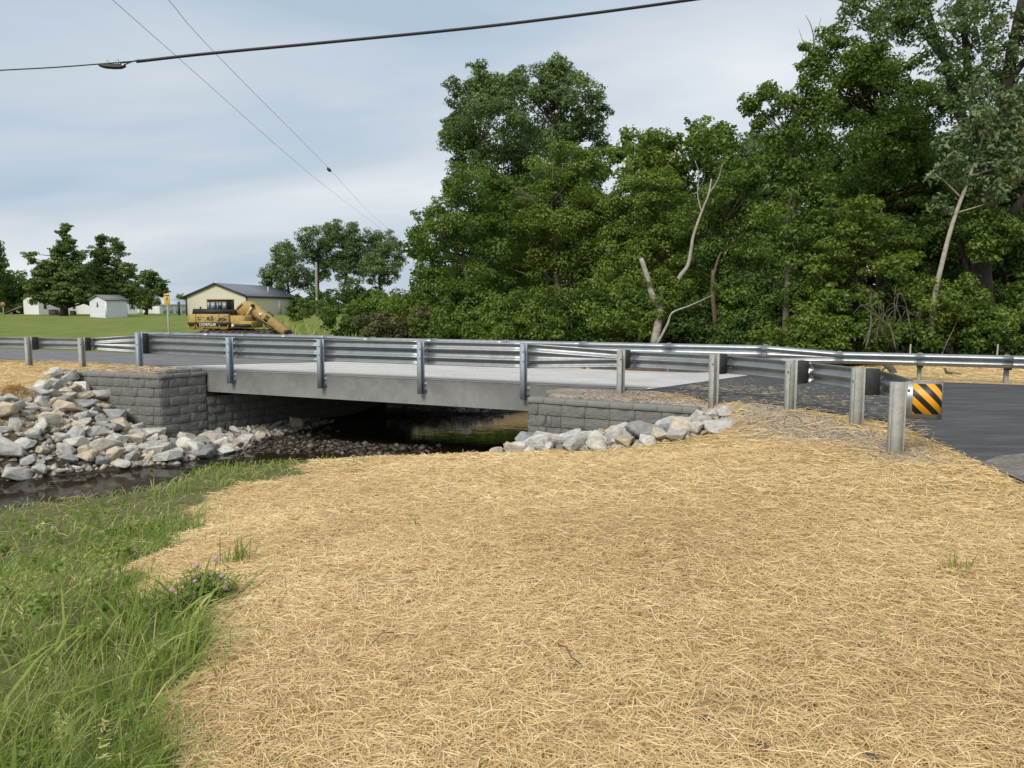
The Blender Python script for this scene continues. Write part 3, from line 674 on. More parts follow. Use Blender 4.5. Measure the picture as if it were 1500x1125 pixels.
path = catmull(rp, PER); zz = np.repeat(ZB, PER)[:len(path)].astype(float); bb = np.zeros(len(path))
for i in range(len(posts) - 1):
    for k in range(PER):
        u = k / PER; zz[i * PER + k] = ZB[i] * (1 - u) + ZB[i + 1] * u; bb[i * PER + k] = BL[i] * (1 - u) + BL[i + 1] * u
zz[-1], bb[-1] = ZB[-1], BL[-1]
for i in range(len(posts) - 2):
    a, b = i * PER, (i + 1) * PER
    pts = path[a:b + 1].copy(); d0 = unit(pts[0] - pts[1]); d1 = unit(pts[-1] - pts[-2])
    pts = np.vstack([pts[0] + d0 * .1, pts[1:-1], pts[-1] + d1 * .1])
    nm_ = 'three_wave_panel' if BL[i] and BL[i + 1] else ('transition_panel' if BL[i] != BL[i + 1] else 'two_wave_panel')
    rail_panel(nrail, pts, zz[a:b + 1], bb[a:b + 1], 1, nm_, .0055 if i % 2 else 0)
# the last panel runs on past the end post
a = (len(posts) - 2) * PER
pts = np.vstack([path[a] + unit(path[a] - path[a + 1]) * .1, path[a + 1:]])
rail_panel(nrail, pts, zz[a:], bb[a:], 1, 'two_wave_panel', .0)
for i, p in enumerate(posts):
    x_, y_ = pw[i]; ang = math.atan2(nm[i][1], nm[i][0]) - math.pi / 2; n3 = Vector((nm[i][0], nm[i][1], 0)); t3 = Vector((tg[i][0], tg[i][1], 0)); o = Vector(nrail.location)
    if p[2] == 'bridge':
        pst_ = ibeam(nrail, x_, y_, -.285, .862, ang, M['galv_blue'])
        R = Matrix.Rotation(ang, 4, 'Z')
        q = MB(); q.box(-.10, .10, .077, .0885, -.27, -.03, R); q = q.build('bracket', M['galv_blue'], nrail); q.location = (x_ - o[0], y_ - o[1], -o[2]); sub(q, pst_)
        for sx in (-1, 1):
            for z_ in (-.09, -.21):
                sub(bolt(nrail, Vector((x_, y_, z_)) - o + n3 * .078 + t3 * (.078 * sx), -n3, .018, .05), pst_)
        for z_ in (.5, .7): sub(bolt(nrail, Vector((x_, y_, z_)) - o - n3 * .070 + t3 * .03, -n3, .014, .022), pst_)
    else:
        top = .93 if p[2] == 'p3' else .785
        g = gz(x_, y_)
        pst_ = ibeam(nrail, x_, y_, g - .5, top, ang, M['galv_blue'] if p[2] == 'p3' else M['galv_post'], .152, .105)
        if i < len(posts) - 1:
            bko = block_out(nrail, x_, y_, (.36 if p[2] == 'p3' else .42), (.90 if p[2] == 'p3' else .775), ang, .078, .265)
            sub(bolt(nrail, Vector((x_, y_, .61)) - o - n3 * .070 + t3 * .035, -n3, .014, .022), pst_)
            for z_ in (.535, .67):
                sub(bolt(nrail, Vector((x_, y_, z_)) - o + n3 * .262 + t3 * .16, -n3, .016, .02), bko)
# rolled end shoe with the black and yellow marker plate
endp, endd = path[-1], unit(path[-1] - path[-2])
ms = bpy.data.materials.new('hazard stripes'); ms.use_nodes = True; t_, b_ = nodes(ms); b_.inputs['Roughness'].default_value = .45
uvn = t_.nodes.new('ShaderNodeAttribute'); uvn.attribute_name = 'stripe'
gt_ = t_.nodes.new('ShaderNodeMath'); gt_.operation = 'FRACT'; t_.links.new(uvn.outputs['Fac'], gt_.inputs[0])
g2 = t_.nodes.new('ShaderNodeMath'); g2.operation = 'GREATER_THAN'; g2.inputs[1].default_value = .52; t_.links.new(gt_.outputs[0], g2.inputs[0])
mx_ = t_.nodes.new('ShaderNodeMix'); mx_.data_type = 'RGBA'; mx_.inputs[6].default_value = (.78, .36, .012, 1); mx_.inputs[7].default_value = (.012, .010, .008, 1)
t_.links.new(g2.outputs[0], mx_.inputs['Factor']); t_.links.new(mx_.outputs[2], b_.inputs['Base Color'])
# the shoe stands across the line of sight just right of the end post, facing the camera, its right edge rolled back
px_, py_ = pw[-1]; o = Vector(nrail.location)
face = unit([-.42, -1.0]); along = np.array([-face[1], face[0]]); along = along if along[0] > 0 else -along
def shoe(u, w, z):                            # u along the plate, w out of it
    roll = 1.0
    if u > .30: a = (u - .30) / .16; q = np.array([px_, py_]) + along * (.30 + .16 * math.sin(a)) + face * (-.16 * (1 - math.cos(a)))
    else: q = np.array([px_, py_]) + along * u
    q = q + face * (w + .012)
    return (q[0] - o[0], q[1] - o[1], z - o[2])
def plate(u0, u1, z0, z1, w, th, name, mat_, attr=False, nu=16, nz=1):
    us = np.linspace(u0, u1, nu + 1); V = []; A = []
    for ww in (w, w - th):
        for k in (z0, z1):
            for u in us: V.append(shoe(u, ww, k)); A.append(((u - u0) + (k - z1)) / .168 + .30)
    n = nu + 1; F = []
    for i in range(nu):
        F += [(i, i + 1, n + i + 1, n + i), (2 * n + i + 1, 2 * n + i, 3 * n + i, 3 * n + i + 1), (n + i, n + i + 1, 3 * n + i + 1, 3 * n + i), (i + 1, i, 2 * n + i, 2 * n + i + 1)]
    F += [(0, n, 3 * n, 2 * n), (n - 1, 2 * n + n - 1, 3 * n + n - 1, n + n - 1)]
    return mesh_np(name, V, F, mat_, nrail, attrs={'stripe': np.array(A)} if attr else None)
plate(.075, .475, .385, .80, .0, .006, 'end_shoe', M['galv'])
plate(.145, .455, .445, .775, .0045, .003, 'marker_plate', ms, True)
for z_ in (.48, .70): bolt(nrail, Vector(shoe(.105, .0, z_)), Vector((face[0], face[1], 0)), .013, .014)

# far guardrail, seen across the road
frail = empty('guardrail', P3(0, 7.5, -.27), 'far galvanised guardrail along the wooded side of the road beyond the bridge deck', 'guardrail')
FT = 7.62
ss = [-20.4, -18.5, -16.6, -14.7, -12.8, -11.0, -9.2, -6.6, -4.0, -1.4, 1.2, 3.85]
bl = [0] * 6 + [1] * 6
bl[6] = 1
ss += [5.75 + 1.905 * i for i in range(12)]; bl += [0] * 12
for i in range(len(ss) - 1):
    svals = np.linspace(ss[i] - .08, ss[i + 1] + .08, 9); b_l = np.linspace(bl[i], bl[i + 1], 9)
    def zb(s, bld, left): 
        wz = .30 if left else .12
        return wz * (1 - bld) + .055 * bld
    zbv = [zb(s, k, s < 0) for s, k in zip(svals, b_l)]
    pts = np.array([B0 + s * U + (FT - .0) * VV for s in svals])
    nm_ = 'three_wave_panel' if bl[i] and bl[i + 1] else ('transition_panel' if bl[i] != bl[i + 1] else 'two_wave_panel')
    rail_panel(frail, pts, zbv, b_l, -1, nm_, .0055 if i % 2 else 0)
angf = math.atan2(VV[1], VV[0]) - math.pi / 2
for i, s in enumerate(ss):
    onb = -9 < s < 2
    t_p = FT + (.085 if onb else .285); p = B0 + s * U + t_p * VV
    zt_ = (.57 if bl[i] else (.615 if s < 0 else .43))
    if onb: ibeam(frail, p[0], p[1], -.55, zt_, angf, M['galv_blue'])
    else:
        ibeam(frail, p[0], p[1], gz(*p) - .5, zt_, angf, M['galv_post'])
        block_out(frail, p[0], p[1], zt_ - .36, zt_ - .01, angf, -.277, -.078)
    o = Vector(frail.location); q = B0 + s * U + FT * VV
    bolt(frail, Vector((q[0], q[1], zt_ - .165)) - o, Vector((-VV[0], -VV[1], 0)), .014, .012)

# ------------------------------------------------------------------ rocks
def rock_mesh(seed):
    r = np.random.default_rng(seed); n = 16
    p = r.normal(size=(n, 3)); p /= np.linalg.norm(p, axis=1, keepdims=True)
    p = np.sign(p) * np.abs(p) ** .72; p *= np.array([1, .8, .62]) * r.uniform(.85, 1.1, (n, 1))
    bm = bmesh.new(); vs = [bm.verts.new(q) for q in p]
    g = bmesh.ops.convex_hull(bm, input=vs)
    bmesh.ops.delete(bm, geom=[v for v in bm.verts if not v.link_faces], context='VERTS')
    bmesh.ops.dissolve_limit(bm, angle_limit=math.radians(14), verts=bm.verts[:], edges=bm.edges[:])
    bmesh.ops.bevel(bm, geom=bm.edges[:], offset=.07, segments=1, affect='EDGES', profile=.5, clamp_overlap=True)
    bmesh.ops.triangulate(bm, faces=bm.faces[:])
    for v in bm.verts: v.co += Vector(r.normal(0, .018, 3))
    me = bpy.data.meshes.new('rock'); bm.to_mesh(me); bm.free(); me.materials.append(M['rock']); return me
ROCKS = [rock_mesh(100 + i) for i in range(18)]
ROCK_COL = {'pale grey': [(.62, .60, .55), (.66, .64, .59), (.56, .55, .52)], 'tan': [(.62, .54, .41), (.66, .59, .48), (.57, .49, .37)], 'dark grey': [(.34, .34, .345), (.38, .385, .39), (.30, .30, .30)], 'white': [(.76, .745, .70), (.70, .69, .64)]}
rr = random.Random(11)
ROCKLIST = []
def rock(x, y, r, colour=None, zoff=.15, where='', group='', tilt=.5, flat=None, name='riprap_rock', z=None):
    q = bpy.data.objects.new(name, ROCKS[rr.randrange(18)]); COL.objects.link(q)
    colour = colour or rr.choices(list(ROCK_COL), [46, 26, 17, 11])[0]
    c = rr.choice(ROCK_COL[colour]); k = rr.uniform(.9, 1.08); q.color = (c[0] * k, c[1] * k, c[2] * k, 1)
    s = r; f = rr.uniform(.62, .95) if flat is None else flat
    q.scale = (s * rr.uniform(.85, 1.15), s * rr.uniform(.85, 1.1), s * f)
    q.rotation_euler = (rr.uniform(-tilt, tilt), rr.uniform(-tilt, tilt), rr.uniform(0, 6.28))
    q.location = (x, y, (gz(x, y) if z is None else z) + r * zoff)
    size = 'large' if r > .27 else ('fist-sized' if r < .12 else 'middling')
    tag(q, f'{size} {colour} limestone rock {where}', 'rock', f'{size} {colour} rocks {group}')
    ROCKLIST.append((x, y, r)); return q
def dart(poly, rmin, rmax, n, where, taken, zone=None, gap=.72, zoff=.15, zmin=-1.9):
    xs_, ys_ = zip(*poly); c = 0; tries = 0
    while c < n and tries < n * 110:
        tries += 1
        x, y = rr.uniform(min(xs_), max(xs_)), rr.uniform(min(ys_), max(ys_))
        if not inside(np.array([x]), np.array([y]), poly)[0]: continue
        r = rmin + (rmax - rmin) * rr.random() ** 2.0
        if any((x - a) ** 2 + (y - b) ** 2 < (gap * (r + c_)) ** 2 for a, b, c_ in taken): continue
        z = gz(x, y)
        if z < zmin: continue
        w = where(x, y, z) if callable(where) else where
        rock(x, y, r, None, zoff, w[0], w[1]); taken.append((x, y, r)); c += 1
# left bank: big named ones first, where the photograph shows them
taken = []
LAND = []
def hit_low(px, py, up=0.0):
    d = ray(px, py); k = np.arange(9.0, 26, 0.02); X, Y, Z = d[0] * k, d[1] * k, EYE + d[2] * k
    b = np.nonzero(Z < low(X, Y) + up)[0]; i = b[0] if len(b) else -1
    return X[i], Y[i]
def front(px, d, a=None, b=None):            # the point in the column px at the distance d before the right wing wall
    k = (px - 750) / FPX; w0 = CORN_R - nwR * d
    u = (k * w0[1] - w0[0]) / (wingR[0] - k * wingR[1]); return w0 + wingR * u
def landmark(x, y, r, colour, label, short, flat, tilt, zoff, tk):
    q = rock(x, y, r, colour, zoff, 'x', 'x', tilt, flat); q['label'] = label; q['group'] = 'landmark rocks of the riprap'; tk.append((x, y, r)); LAND.append((x, y, short)); return q
def place(px, py, r, colour, label, short, flat=None):
    x, y = hit_low(px, py, .12); landmark(x, y, r, colour, label, short, flat, .35, .3, taken)
place(8, 602, .40, 'tan', 'big flat tan boulder at the left picture edge below the straw heap', 'the big flat tan boulder', .7)
place(22, 694, .44, 'pale grey', 'long low pale boulder at the water edge in the left picture corner', 'the long low corner boulder', .5)
place(5, 660, .38, 'pale grey', 'bulky pale boulder above the long low one at the left picture edge', 'the bulky pale boulder')
place(58, 688, .27, 'pale grey', 'pyramid shaped pale rock beside the long low boulder at the water', 'the pyramid shaped rock', .95)
place(124, 590, .34, 'dark grey', 'dark grey slab leaning in the middle of the left riprap slope', 'the dark leaning slab', .7)
place(157, 580, .44, 'pale grey', 'broad pale slab high on the riprap beside the left wing wall', 'the broad pale slab', .55)
place(192, 604, .30, 'dark grey', 'dark angular rock propped against the left wing wall', 'the dark rock propped on the wall', .8)
place(74, 612, .32, 'tan', 'rounded tan and brown boulder left of the dark slab', 'the rounded tan boulder', .8)
place(140, 630, .27, 'pale grey', 'upright pale rock in the middle of the left riprap', 'the upright pale rock', .95)
place(167, 626, .30, 'dark grey', 'dark grey flat faced rock right of the upright pale rock', 'the dark flat faced rock', .75)
place(198, 642, .34, 'tan', 'wide tan boulder near the foot of the left wing wall', 'the wide tan boulder', .7)
place(232, 658, .36, 'pale grey', 'large veined pale boulder at the water below the wing wall corner', 'the veined boulder at the water', .6)
place(300, 640, .28, 'tan', 'round tan boulder beside the bridge opening on the left bank', 'the round tan boulder', .85)
place(326, 646, .27, 'white', 'rounded whitish boulder at the stream edge before the bridge opening', 'the rounded whitish boulder', .95)
place(272, 636, .25, 'pale grey', 'pale rock against the block wall left of the round tan boulder', 'the pale rock by the block wall')
place(161, 600, .14, 'white', 'small round white rock on the dark part of the left riprap', 'the small round white rock', .8)
place(352, 636, .24, 'dark grey', 'dark slanting slab rock leaning at the mouth of the bridge opening', 'the dark slanting slab', .55)
place(40, 645, .27, 'white', 'whitish slab tilted on the lower left riprap above the pyramid shaped rock', 'the tilted whitish slab', .55)
place(95, 655, .26, 'pale grey', 'blocky pale rock in the lower middle of the left riprap', 'the blocky pale rock', .85)
LB = [hit_low(-20, 588), hit_low(40, 572), hit_low(70, 558), hit_low(100, 549), END_L - nwL * .14, CORN_L - nwL * .14 - wdir * .1 - nL * .16, (-7.35, 19.7), (-6.25, 19.5), (-6.3, 18.0), (-7.3, 16.3), (-9.9, 14.7), (-11.6, 13.4), (-13.5, 14.5)]
LB = [tuple(map(float, p)) for p in LB]
dart(LB, .20, .38, 125, ('in the left riprap', 'of the left riprap'), taken, gap=.57, zoff=.34)
dart(LB, .11, .18, 62, ('in the left riprap', 'of the left riprap'), taken, gap=.64, zoff=.5)
UB = [(-7.3, 19.9), (-5.85, 22.4), (-5.2, 22.2), (-6.1, 19.4)]
dart(UB, .12, .26, 10, ('in the shade under the left end of the bridge', 'under the left end of the bridge'), taken)
q = landmark(-5.95, 20.9, .27, 'tan', 'brown slab standing on edge in the shade by the left abutment', 'the brown slab on edge', None, .2, .55, taken); q.rotation_euler = (1.25, .25, .3)
# right bank
taken2 = []
def place2(px, d, r, colour, label, short, flat=None, zo=.4):
    x, y = front(px, d); landmark(x, y, r, colour, label, short, flat, .4, zo, taken2)
place2(818, .32, .18, 'dark grey', 'upright grey rock in front of the right wing wall, left of the pointed one', 'the upright grey rock', 1.0)
place2(838, .40, .23, 'pale grey', 'pointed pale rock in front of the right wing wall', 'the pointed pale rock', 1.0)
place2(907, .55, .34, 'pale grey', 'big veined grey boulder in the middle of the right riprap', 'the big veined boulder', .85)
place2(952, .75, .36, 'dark grey', 'large dark grey boulder at the front of the right riprap', 'the large dark boulder', .8)
place2(1000, .85, .30, 'tan', 'brownish boulder at the right front of the right riprap', 'the brownish boulder', .85)
place2(1058, .82, .33, 'pale grey', 'long pale slab at the right end of the right riprap', 'the long pale slab', .42, .15)
place2(975, .30, .30, 'pale grey', 'pale rock against the end of the right wing wall', 'the pale rock by the wall end')
place2(1020, .22, .24, 'pale grey', 'grey rock standing at the end corner of the right wing wall', 'the rock at the wall corner', 1.0)
place2(918, 1.15, .27, 'tan', 'flat pale tan rock half sunk in straw before the right riprap', 'the flat tan rock', .5)
place2(750, .95, .24, 'white', 'low whitish rock at the left tip of the right riprap', 'the low whitish rock', .6, .5)
place2(700, 1.3, .13, 'pale grey', 'lone small pale rock farthest left of the right riprap', 'the lone small rock', .9, .6)
place2(722, 1.15, .15, 'dark grey', 'small grey rock second from the left of the right riprap', 'the small grey rock', .7, .6)
place2(865, .55, .28, 'pale grey', 'stout pale boulder left of the big veined one in the right riprap', 'the stout pale boulder', .8)
place2(785, .7, .26, 'white', 'whitish boulder below the left end of the right wing wall', 'the whitish boulder', .7)
RB = [tuple(map(float, p)) for p in (CORN_R - nwR * .15 - wingR * .55, CORN_R - nwR * .15, END_R - nwR * .14 + wingR * .1, (3.55, 12.95), (3.7, 12.45), (3.1, 12.2), (2.2, 12.6), (.9, 13.0), (-.35, 13.5), (-.5, 14.0))]
dart(RB, .19, .33, 44, ('in the right riprap', 'of the right riprap'), taken2, gap=.58, zoff=.45)
dart(RB, .08, .15, 14, ('wedged in the right riprap', 'of the right riprap'), taken2, gap=.6, zoff=.6)
# far bank seen through the opening
FB = [(-4.2, 24.2), (-1.2, 24.1), (.2, 25.0), (-.5, 26.2), (-3.6, 26.2)]
t3 = []
dart(FB, .14, .30, 20, ('on the far bank seen through the bridge opening', 'on the far bank beyond the bridge'), t3, gap=.75, zoff=.25)

# say which rock is which: by the nearest landmark rock and the side of it
def relabel():
    seen_ = {}
    for o in [o for o in COL.objects if o.name.startswith('riprap_rock') and o.get('group', '') != 'landmark rocks of the riprap']:
        if 'far bank' in o['label']: continue
        x, y = o.location.x, o.location.y
        lx, ly, nm_l = min(LAND, key=lambda l: (l[0] - x) ** 2 + (l[1] - y) ** 2)
        du = (x / y - lx / ly) * FPX; dv_ = (ly - y) * 10
        side = ('just right of' if du > 0 else 'just left of') if abs(du) > abs(dv_) else ('just below' if dv_ > 0 else 'just above')
        if math.hypot(x - lx, y - ly) > .75: side = {'just right of': 'well right of', 'just left of': 'well left of', 'just below': 'well below', 'just above': 'well above'}[side]
        where = 'in the left heap' if x < -4.5 else 'in the right heap'
        w = o['label'].split(' limestone')[0]
        lb_ = f'{w} rock {side} {nm_l} {where}'; o['label'] = lb_ if len(lb_.split()) <= 16 else f'{w} rock {side} {nm_l}'; o['group'] = f'{w} rocks {side} {nm_l}'
relabel()

# small stones: loose filler, stream gravel, shoulder gravel
OCT_V = np.array([(1, 0, 0), (-1, 0, 0), (0, 1, 0), (0, -1, 0), (0, 0, 1), (0, 0, -1)], float)
OCT_F = np.array([(0, 2, 4), (2, 1, 4), (1, 3, 4), (3, 0, 4), (2, 0, 5), (1, 2, 5), (3, 1, 5), (0, 3, 5)])
def stones(name, X, Y, R, mat_, label, sink=.3, seed=1, flat=.65):
    g = np.random.default_rng(seed); n = len(X); Z = ground(X, Y)
    V = OCT_V[None] * g.uniform(.6, 1.15, (n, 6, 1)); V = V + g.normal(0, .13, V.shape); V[..., 2] *= flat
    a = g.uniform(0, 6.28, n); ca, sa = np.cos(a)[:, None], np.sin(a)[:, None]
    VX = V[..., 0] * ca - V[..., 1] * sa; VY = V[..., 0] * sa + V[..., 1] * ca
    V = np.stack([VX, VY, V[..., 2]], -1) * R[:, None, None]
    V += np.stack([X, Y, Z + R * sink], 1)[:, None]
    F = (OCT_F[None] + 6 * np.arange(n)[:, None, None]).reshape(-1, 3)
    tone = np.repeat(np.clip(g.normal(.5, .22, n), 0, 1), 6)
    o = mesh_np(name, V.reshape(-1, 3), F, mat_, attrs={'tone': tone}); return tag(o, label, kind='stuff')
def scatter(poly, n, g):
    a = np.array(poly); out = np.zeros((0, 2))
    while len(out) < n:
        p = g.uniform(a.min(0), a.max(0), (n * 2, 2)); p = p[inside(p[:, 0], p[:, 1], poly)]; out = np.vstack([out, p])
    return out[:n]
g = np.random.default_rng(5)
p = np.vstack([scatter(LB, 2200, g), scatter(RB, 350, g), scatter(FB, 400, g), scatter(UB, 250, g)])
stones('small_riprap_stones', p[:, 0], p[:, 1], g.uniform(.05, .13, len(p)) , M['filler'], 'small stones filling the gaps of the riprap', .15, 2)
SB = [(-6.6, 18.2), (-6.0, 20.8), (-3.2, 23.8), (-.8, 23.4), (.4, 18.2), (-.8, 16.4), (-2.0, 16.6), (-3.6, 17.2), (-5.2, 16.6)]
p = scatter(SB, 1500, g); p = p[ground(p[:, 0], p[:, 1]) > -1.98]
bar = np.stack([g.normal(-3.6, 1.5, 650), g.normal(18.0, .45, 650)], 1); p = np.vstack([p, bar]); p = p[inside(p[:, 0], p[:, 1], SB) & (ground(p[:, 0], p[:, 1]) < -1.5)]
stones('stream_stones', p[:, 0], p[:, 1], np.abs(g.normal(0, .05, len(p))) + .02, M['bed_pebble'], 'wet brown stones of the stream bed under the bridge', .25, 3, .5)
p = np.vstack([np.stack([g.normal(2.2, .9, 4200), g.normal(14.65, .5, 4200)], 1), np.stack([g.normal(-9.6, .8, 3000), g.normal(19.95, .35, 3000)], 1)])
k = (~inside(p[:, 0], p[:, 1], VALLEY)) & ~on_road(p[:, 0], p[:, 1], -.15); p = p[k]
s_, t_s = to_st(p[:, 0], p[:, 1]); p = p[(t_s < .05)]
u_ = g.random(2600); e2 = np.stack([4.0 + .35 * u_ + g.normal(0, .32, 2600), 12.7 - 4.6 * u_ + g.normal(0, .15, 2600)], 1); p = np.vstack([p, e2[~on_road(e2[:, 0], e2[:, 1], 0)]])
stones('shoulder_gravel', p[:, 0], p[:, 1], g.uniform(.007, .022, len(p)), M['pebble'], 'beige crushed gravel on the road shoulder behind the block walls', .4, 4)

# ------------------------------------------------------------------ straw
def strands(name, X, Y, L, Wd, tone, label, seed, lift=(0, .03), pitch=.16, heading=None, mat_=None, zf=None, flat_=False):
    g = np.random.default_rng(seed); n = len(X)
    Z = (ground(X, Y) if zf is None else zf(X, Y)) + g.uniform(lift[0], lift[1], n)
    h = g.uniform(0, np.pi * 2, n) if heading is None else heading
    pt = g.normal(0, pitch, n)
    d = np.stack([np.cos(h) * np.cos(pt), np.sin(h) * np.cos(pt), np.sin(pt)], 1)
    side = np.stack([-np.sin(h), np.cos(h), g.normal(0, .5, n)], 1); side /= np.linalg.norm(side, axis=1, keepdims=True)
    c = np.stack([X, Y, Z], 1); hl = (L / 2)[:, None]; hw = (Wd / 2)[:, None]
    bend = np.stack([np.zeros(n), np.zeros(n), np.abs(g.normal(0, .06, n)) * L], 1)
    a, b = c - d * hl, c + d * hl; m = c + bend
    # keep both ends out of the soil
    for e in (a, b):
        ze = (ground(e[:, 0], e[:, 1]) if zf is None else zf(e[:, 0], e[:, 1])) + .002
        e[:, 2] = np.maximum(e[:, 2], ze)
    if flat_:
        V = np.stack([a - side * hw * .8, a + side * hw * .8, b + side * hw * .7, b - side * hw * .7], 1).reshape(-1, 3)
        o = mesh_np(name, V, np.arange(4 * n).reshape(-1, 4), mat_ or M['straw'], attrs={'tone': np.repeat(tone, 4)}); return tag(o, label, kind='stuff')
    V = np.stack([a - side * hw * .7, a + side * hw * .7, m + side * hw, m - side * hw, b + side * hw * .6, b - side * hw * .6], 1).reshape(-1, 3)
    i6 = 6 * np.arange(n)[:, None]
    F = np.concatenate([i6 + np.array([[0, 3, 2, 1]]), i6 + np.array([[3, 5, 4, 2]])], 0)
    o = mesh_np(name, V, F, mat_ or M['straw'], attrs={'tone': np.repeat(tone, 6)}); return tag(o, label, kind='stuff')
def fan(n, r0, r1, g, half=.86):
    """points spread evenly over the ground in a wide wedge ahead of the camera"""
    r = np.sqrt(g.uniform(r0 ** 2, r1 ** 2, n)); a = g.uniform(-half, half, n); return r * np.sin(a), r * np.cos(a)
def vnoise(x, y, sc, seed):
    a = seed * 1.7; return (np.sin(x * sc + a + 1.3 * np.sin(y * sc * .7 + a)) + np.sin(y * sc * 1.3 - a + 1.1 * np.sin(x * sc * .9)) + np.sin((x + y) * sc * .6 + 2 * a)) / 3
SX, SY, SLn, SW, ST_ = [], [], [], [], []
for n, r0, r1, l0, l1, w0, w1 in ((124000, 1.7, 4.2, .04, .15, .0022, .0042), (125000, 4.2, 7.0, .05, .16, .003, .0055), (75000, 7.0, 10.5, .09, .24, .005, .008), (48000, 10.5, 15.5, .10, .26, .007, .012)):
    x, y = fan(n, r0, r1, g)
    s__, t__ = to_st(x, y); zg = ground(x, y)
    vi = inside(x, y, VALLEY)
    ok = ((vi & ~grassy(x, y) & (zg > -1.35)) | ((~vi) & ~on_road(x, y, .02) & (s__ > 2.4) & (t__ < 0))) & (y < 14.4)
    ok &= seg_dist(x, y, CORN_R, END_R) > .35
    # bare soil shows here and there
    dn = vnoise(x, y, 3.1, 1) + .7 * vnoise(x, y, 7.3, 2)
    ok &= (g.random(n) < np.clip(1.1 + (.6 if r1 < 7.5 else .5) * dn, .4, 1))
    # the strip along the posts is thin and grey with gravel
    ok &= (g.random(n) > .78 * np.exp(-(seg_dist(x, y, (4.1, 12.6), (4.35, 8.2)) / .5) ** 2))
    x, y = x[ok], y[ok]; m = len(x)
    SX.append(x); SY.append(y); SLn.append(g.uniform(l0, l1, m)); SW.append(g.uniform(w0, w1, m))
    ST_.append(np.clip(g.normal(.56, .2, m) + .10 * vnoise(x, y, 1.7, 5), 0, 1))
strands('straw_mulch', *[np.concatenate(v[:1]) for v in (SX, SY, SLn, SW, ST_)], 'golden straw mulch spread over the near bank in the foreground', 21)
strands('straw_mulch', *[np.concatenate(v[1:]) for v in (SX, SY, SLn, SW, ST_)], 'golden straw mulch on the far part of the near bank', 27, flat_=True)
# left bank and shoulders
x = g.uniform(-19, -8.5, 26000); y = g.uniform(12.5, 23, 26000); s__, t__ = to_st(x, y)
ok = (~on_road(x, y, .05)) & (t__ < .9) & ~inside(x, y, LB) & (ground(x, y) > -1.0); x, y = x[ok], y[ok]
strands('straw_mulch', x, y, g.uniform(.1, .3, len(x)), g.uniform(.008, .016, len(x)), np.clip(g.normal(.6, .18, len(x)), 0, 1), 'golden straw mulch on the slope left of the riprap', 22, flat_=True)
x = g.uniform(4, 24, 30000); y = g.uniform(14, 32, 30000); s__, t__ = to_st(x, y)
ok = (t__ > 7.4) & (t__ < 13.8 + .8 * np.sin(x)) & ~inside(x, y, VALLEY); x, y = x[ok], y[ok]
strands('straw_mulch', x, y, g.uniform(.1, .35, len(x)), g.uniform(.01, .02, len(x)), np.clip(g.normal(.6, .2, len(x)), 0, 1), 'golden straw mulch in the strip between far guardrail and woods', 23, (0, .05), flat_=True)
# loose straws blown over the asphalt, and in the grass
s0 = g.uniform(3.0, 7.2, 1500); e0 = np.abs(g.normal(0, 1.6, 1500)) * (1 + g.random(1500)); ti = np.interp(s0, EDGE_S, EDGE_T) + e0 * .9 + 0.02; pxy = ST(0, 0) + np.outer(s0, U) + np.outer(ti, VV)
lf = lambda X, Y: high(X, Y) + .018
strands('loose_straw', pxy[:, 0], pxy[:, 1], g.uniform(.05, .16, 1500), g.uniform(.003, .007, 1500), np.clip(g.normal(.55, .2, 1500), 0, 1), 'loose straws scattered over the dark asphalt by the guardrail', 24, (0, .008), .04, zf=lf)
x, y = fan(16000, 2.0, 15, g, .95); ok = grassy(x, y) & (ground(x, y) > -1.5) & inside(x, y, VALLEY) & (g.random(16000) < .55 + .4 * vnoise(x, y, 2.0, 9)); x, y = x[ok], y[ok]
strands('loose_straw', x, y, g.uniform(.06, .2, len(x)), g.uniform(.0025, .005, len(x)), np.clip(g.normal(.65, .15, len(x)), 0, 1), 'loose straws caught in the bank grass', 25, (.0, .10), .35)
# the brown straw heap at the left edge
hx, hy = hit(14, 586); n = 2000; a = g.uniform(0, 6.28, n); rr_ = np.abs(g.normal(0, .22, n)); x, y = hx + rr_ * np.cos(a) * 1.2, hy + .25 + rr_ * np.sin(a)
hz_ = lambda X, Y: ground(X, Y) + .20 * np.exp(-(((X - hx) / .42) ** 2 + ((Y - hy - .25) / .36) ** 2))
strands('straw_heap', x, y, g.uniform(.12, .4, n), g.uniform(.008, .015, n), np.clip(g.normal(.42, .14, n), 0, 1), 'brown clump of matted straw at the left edge above the riprap', 26, (-.06, .05), .5, zf=hz_)

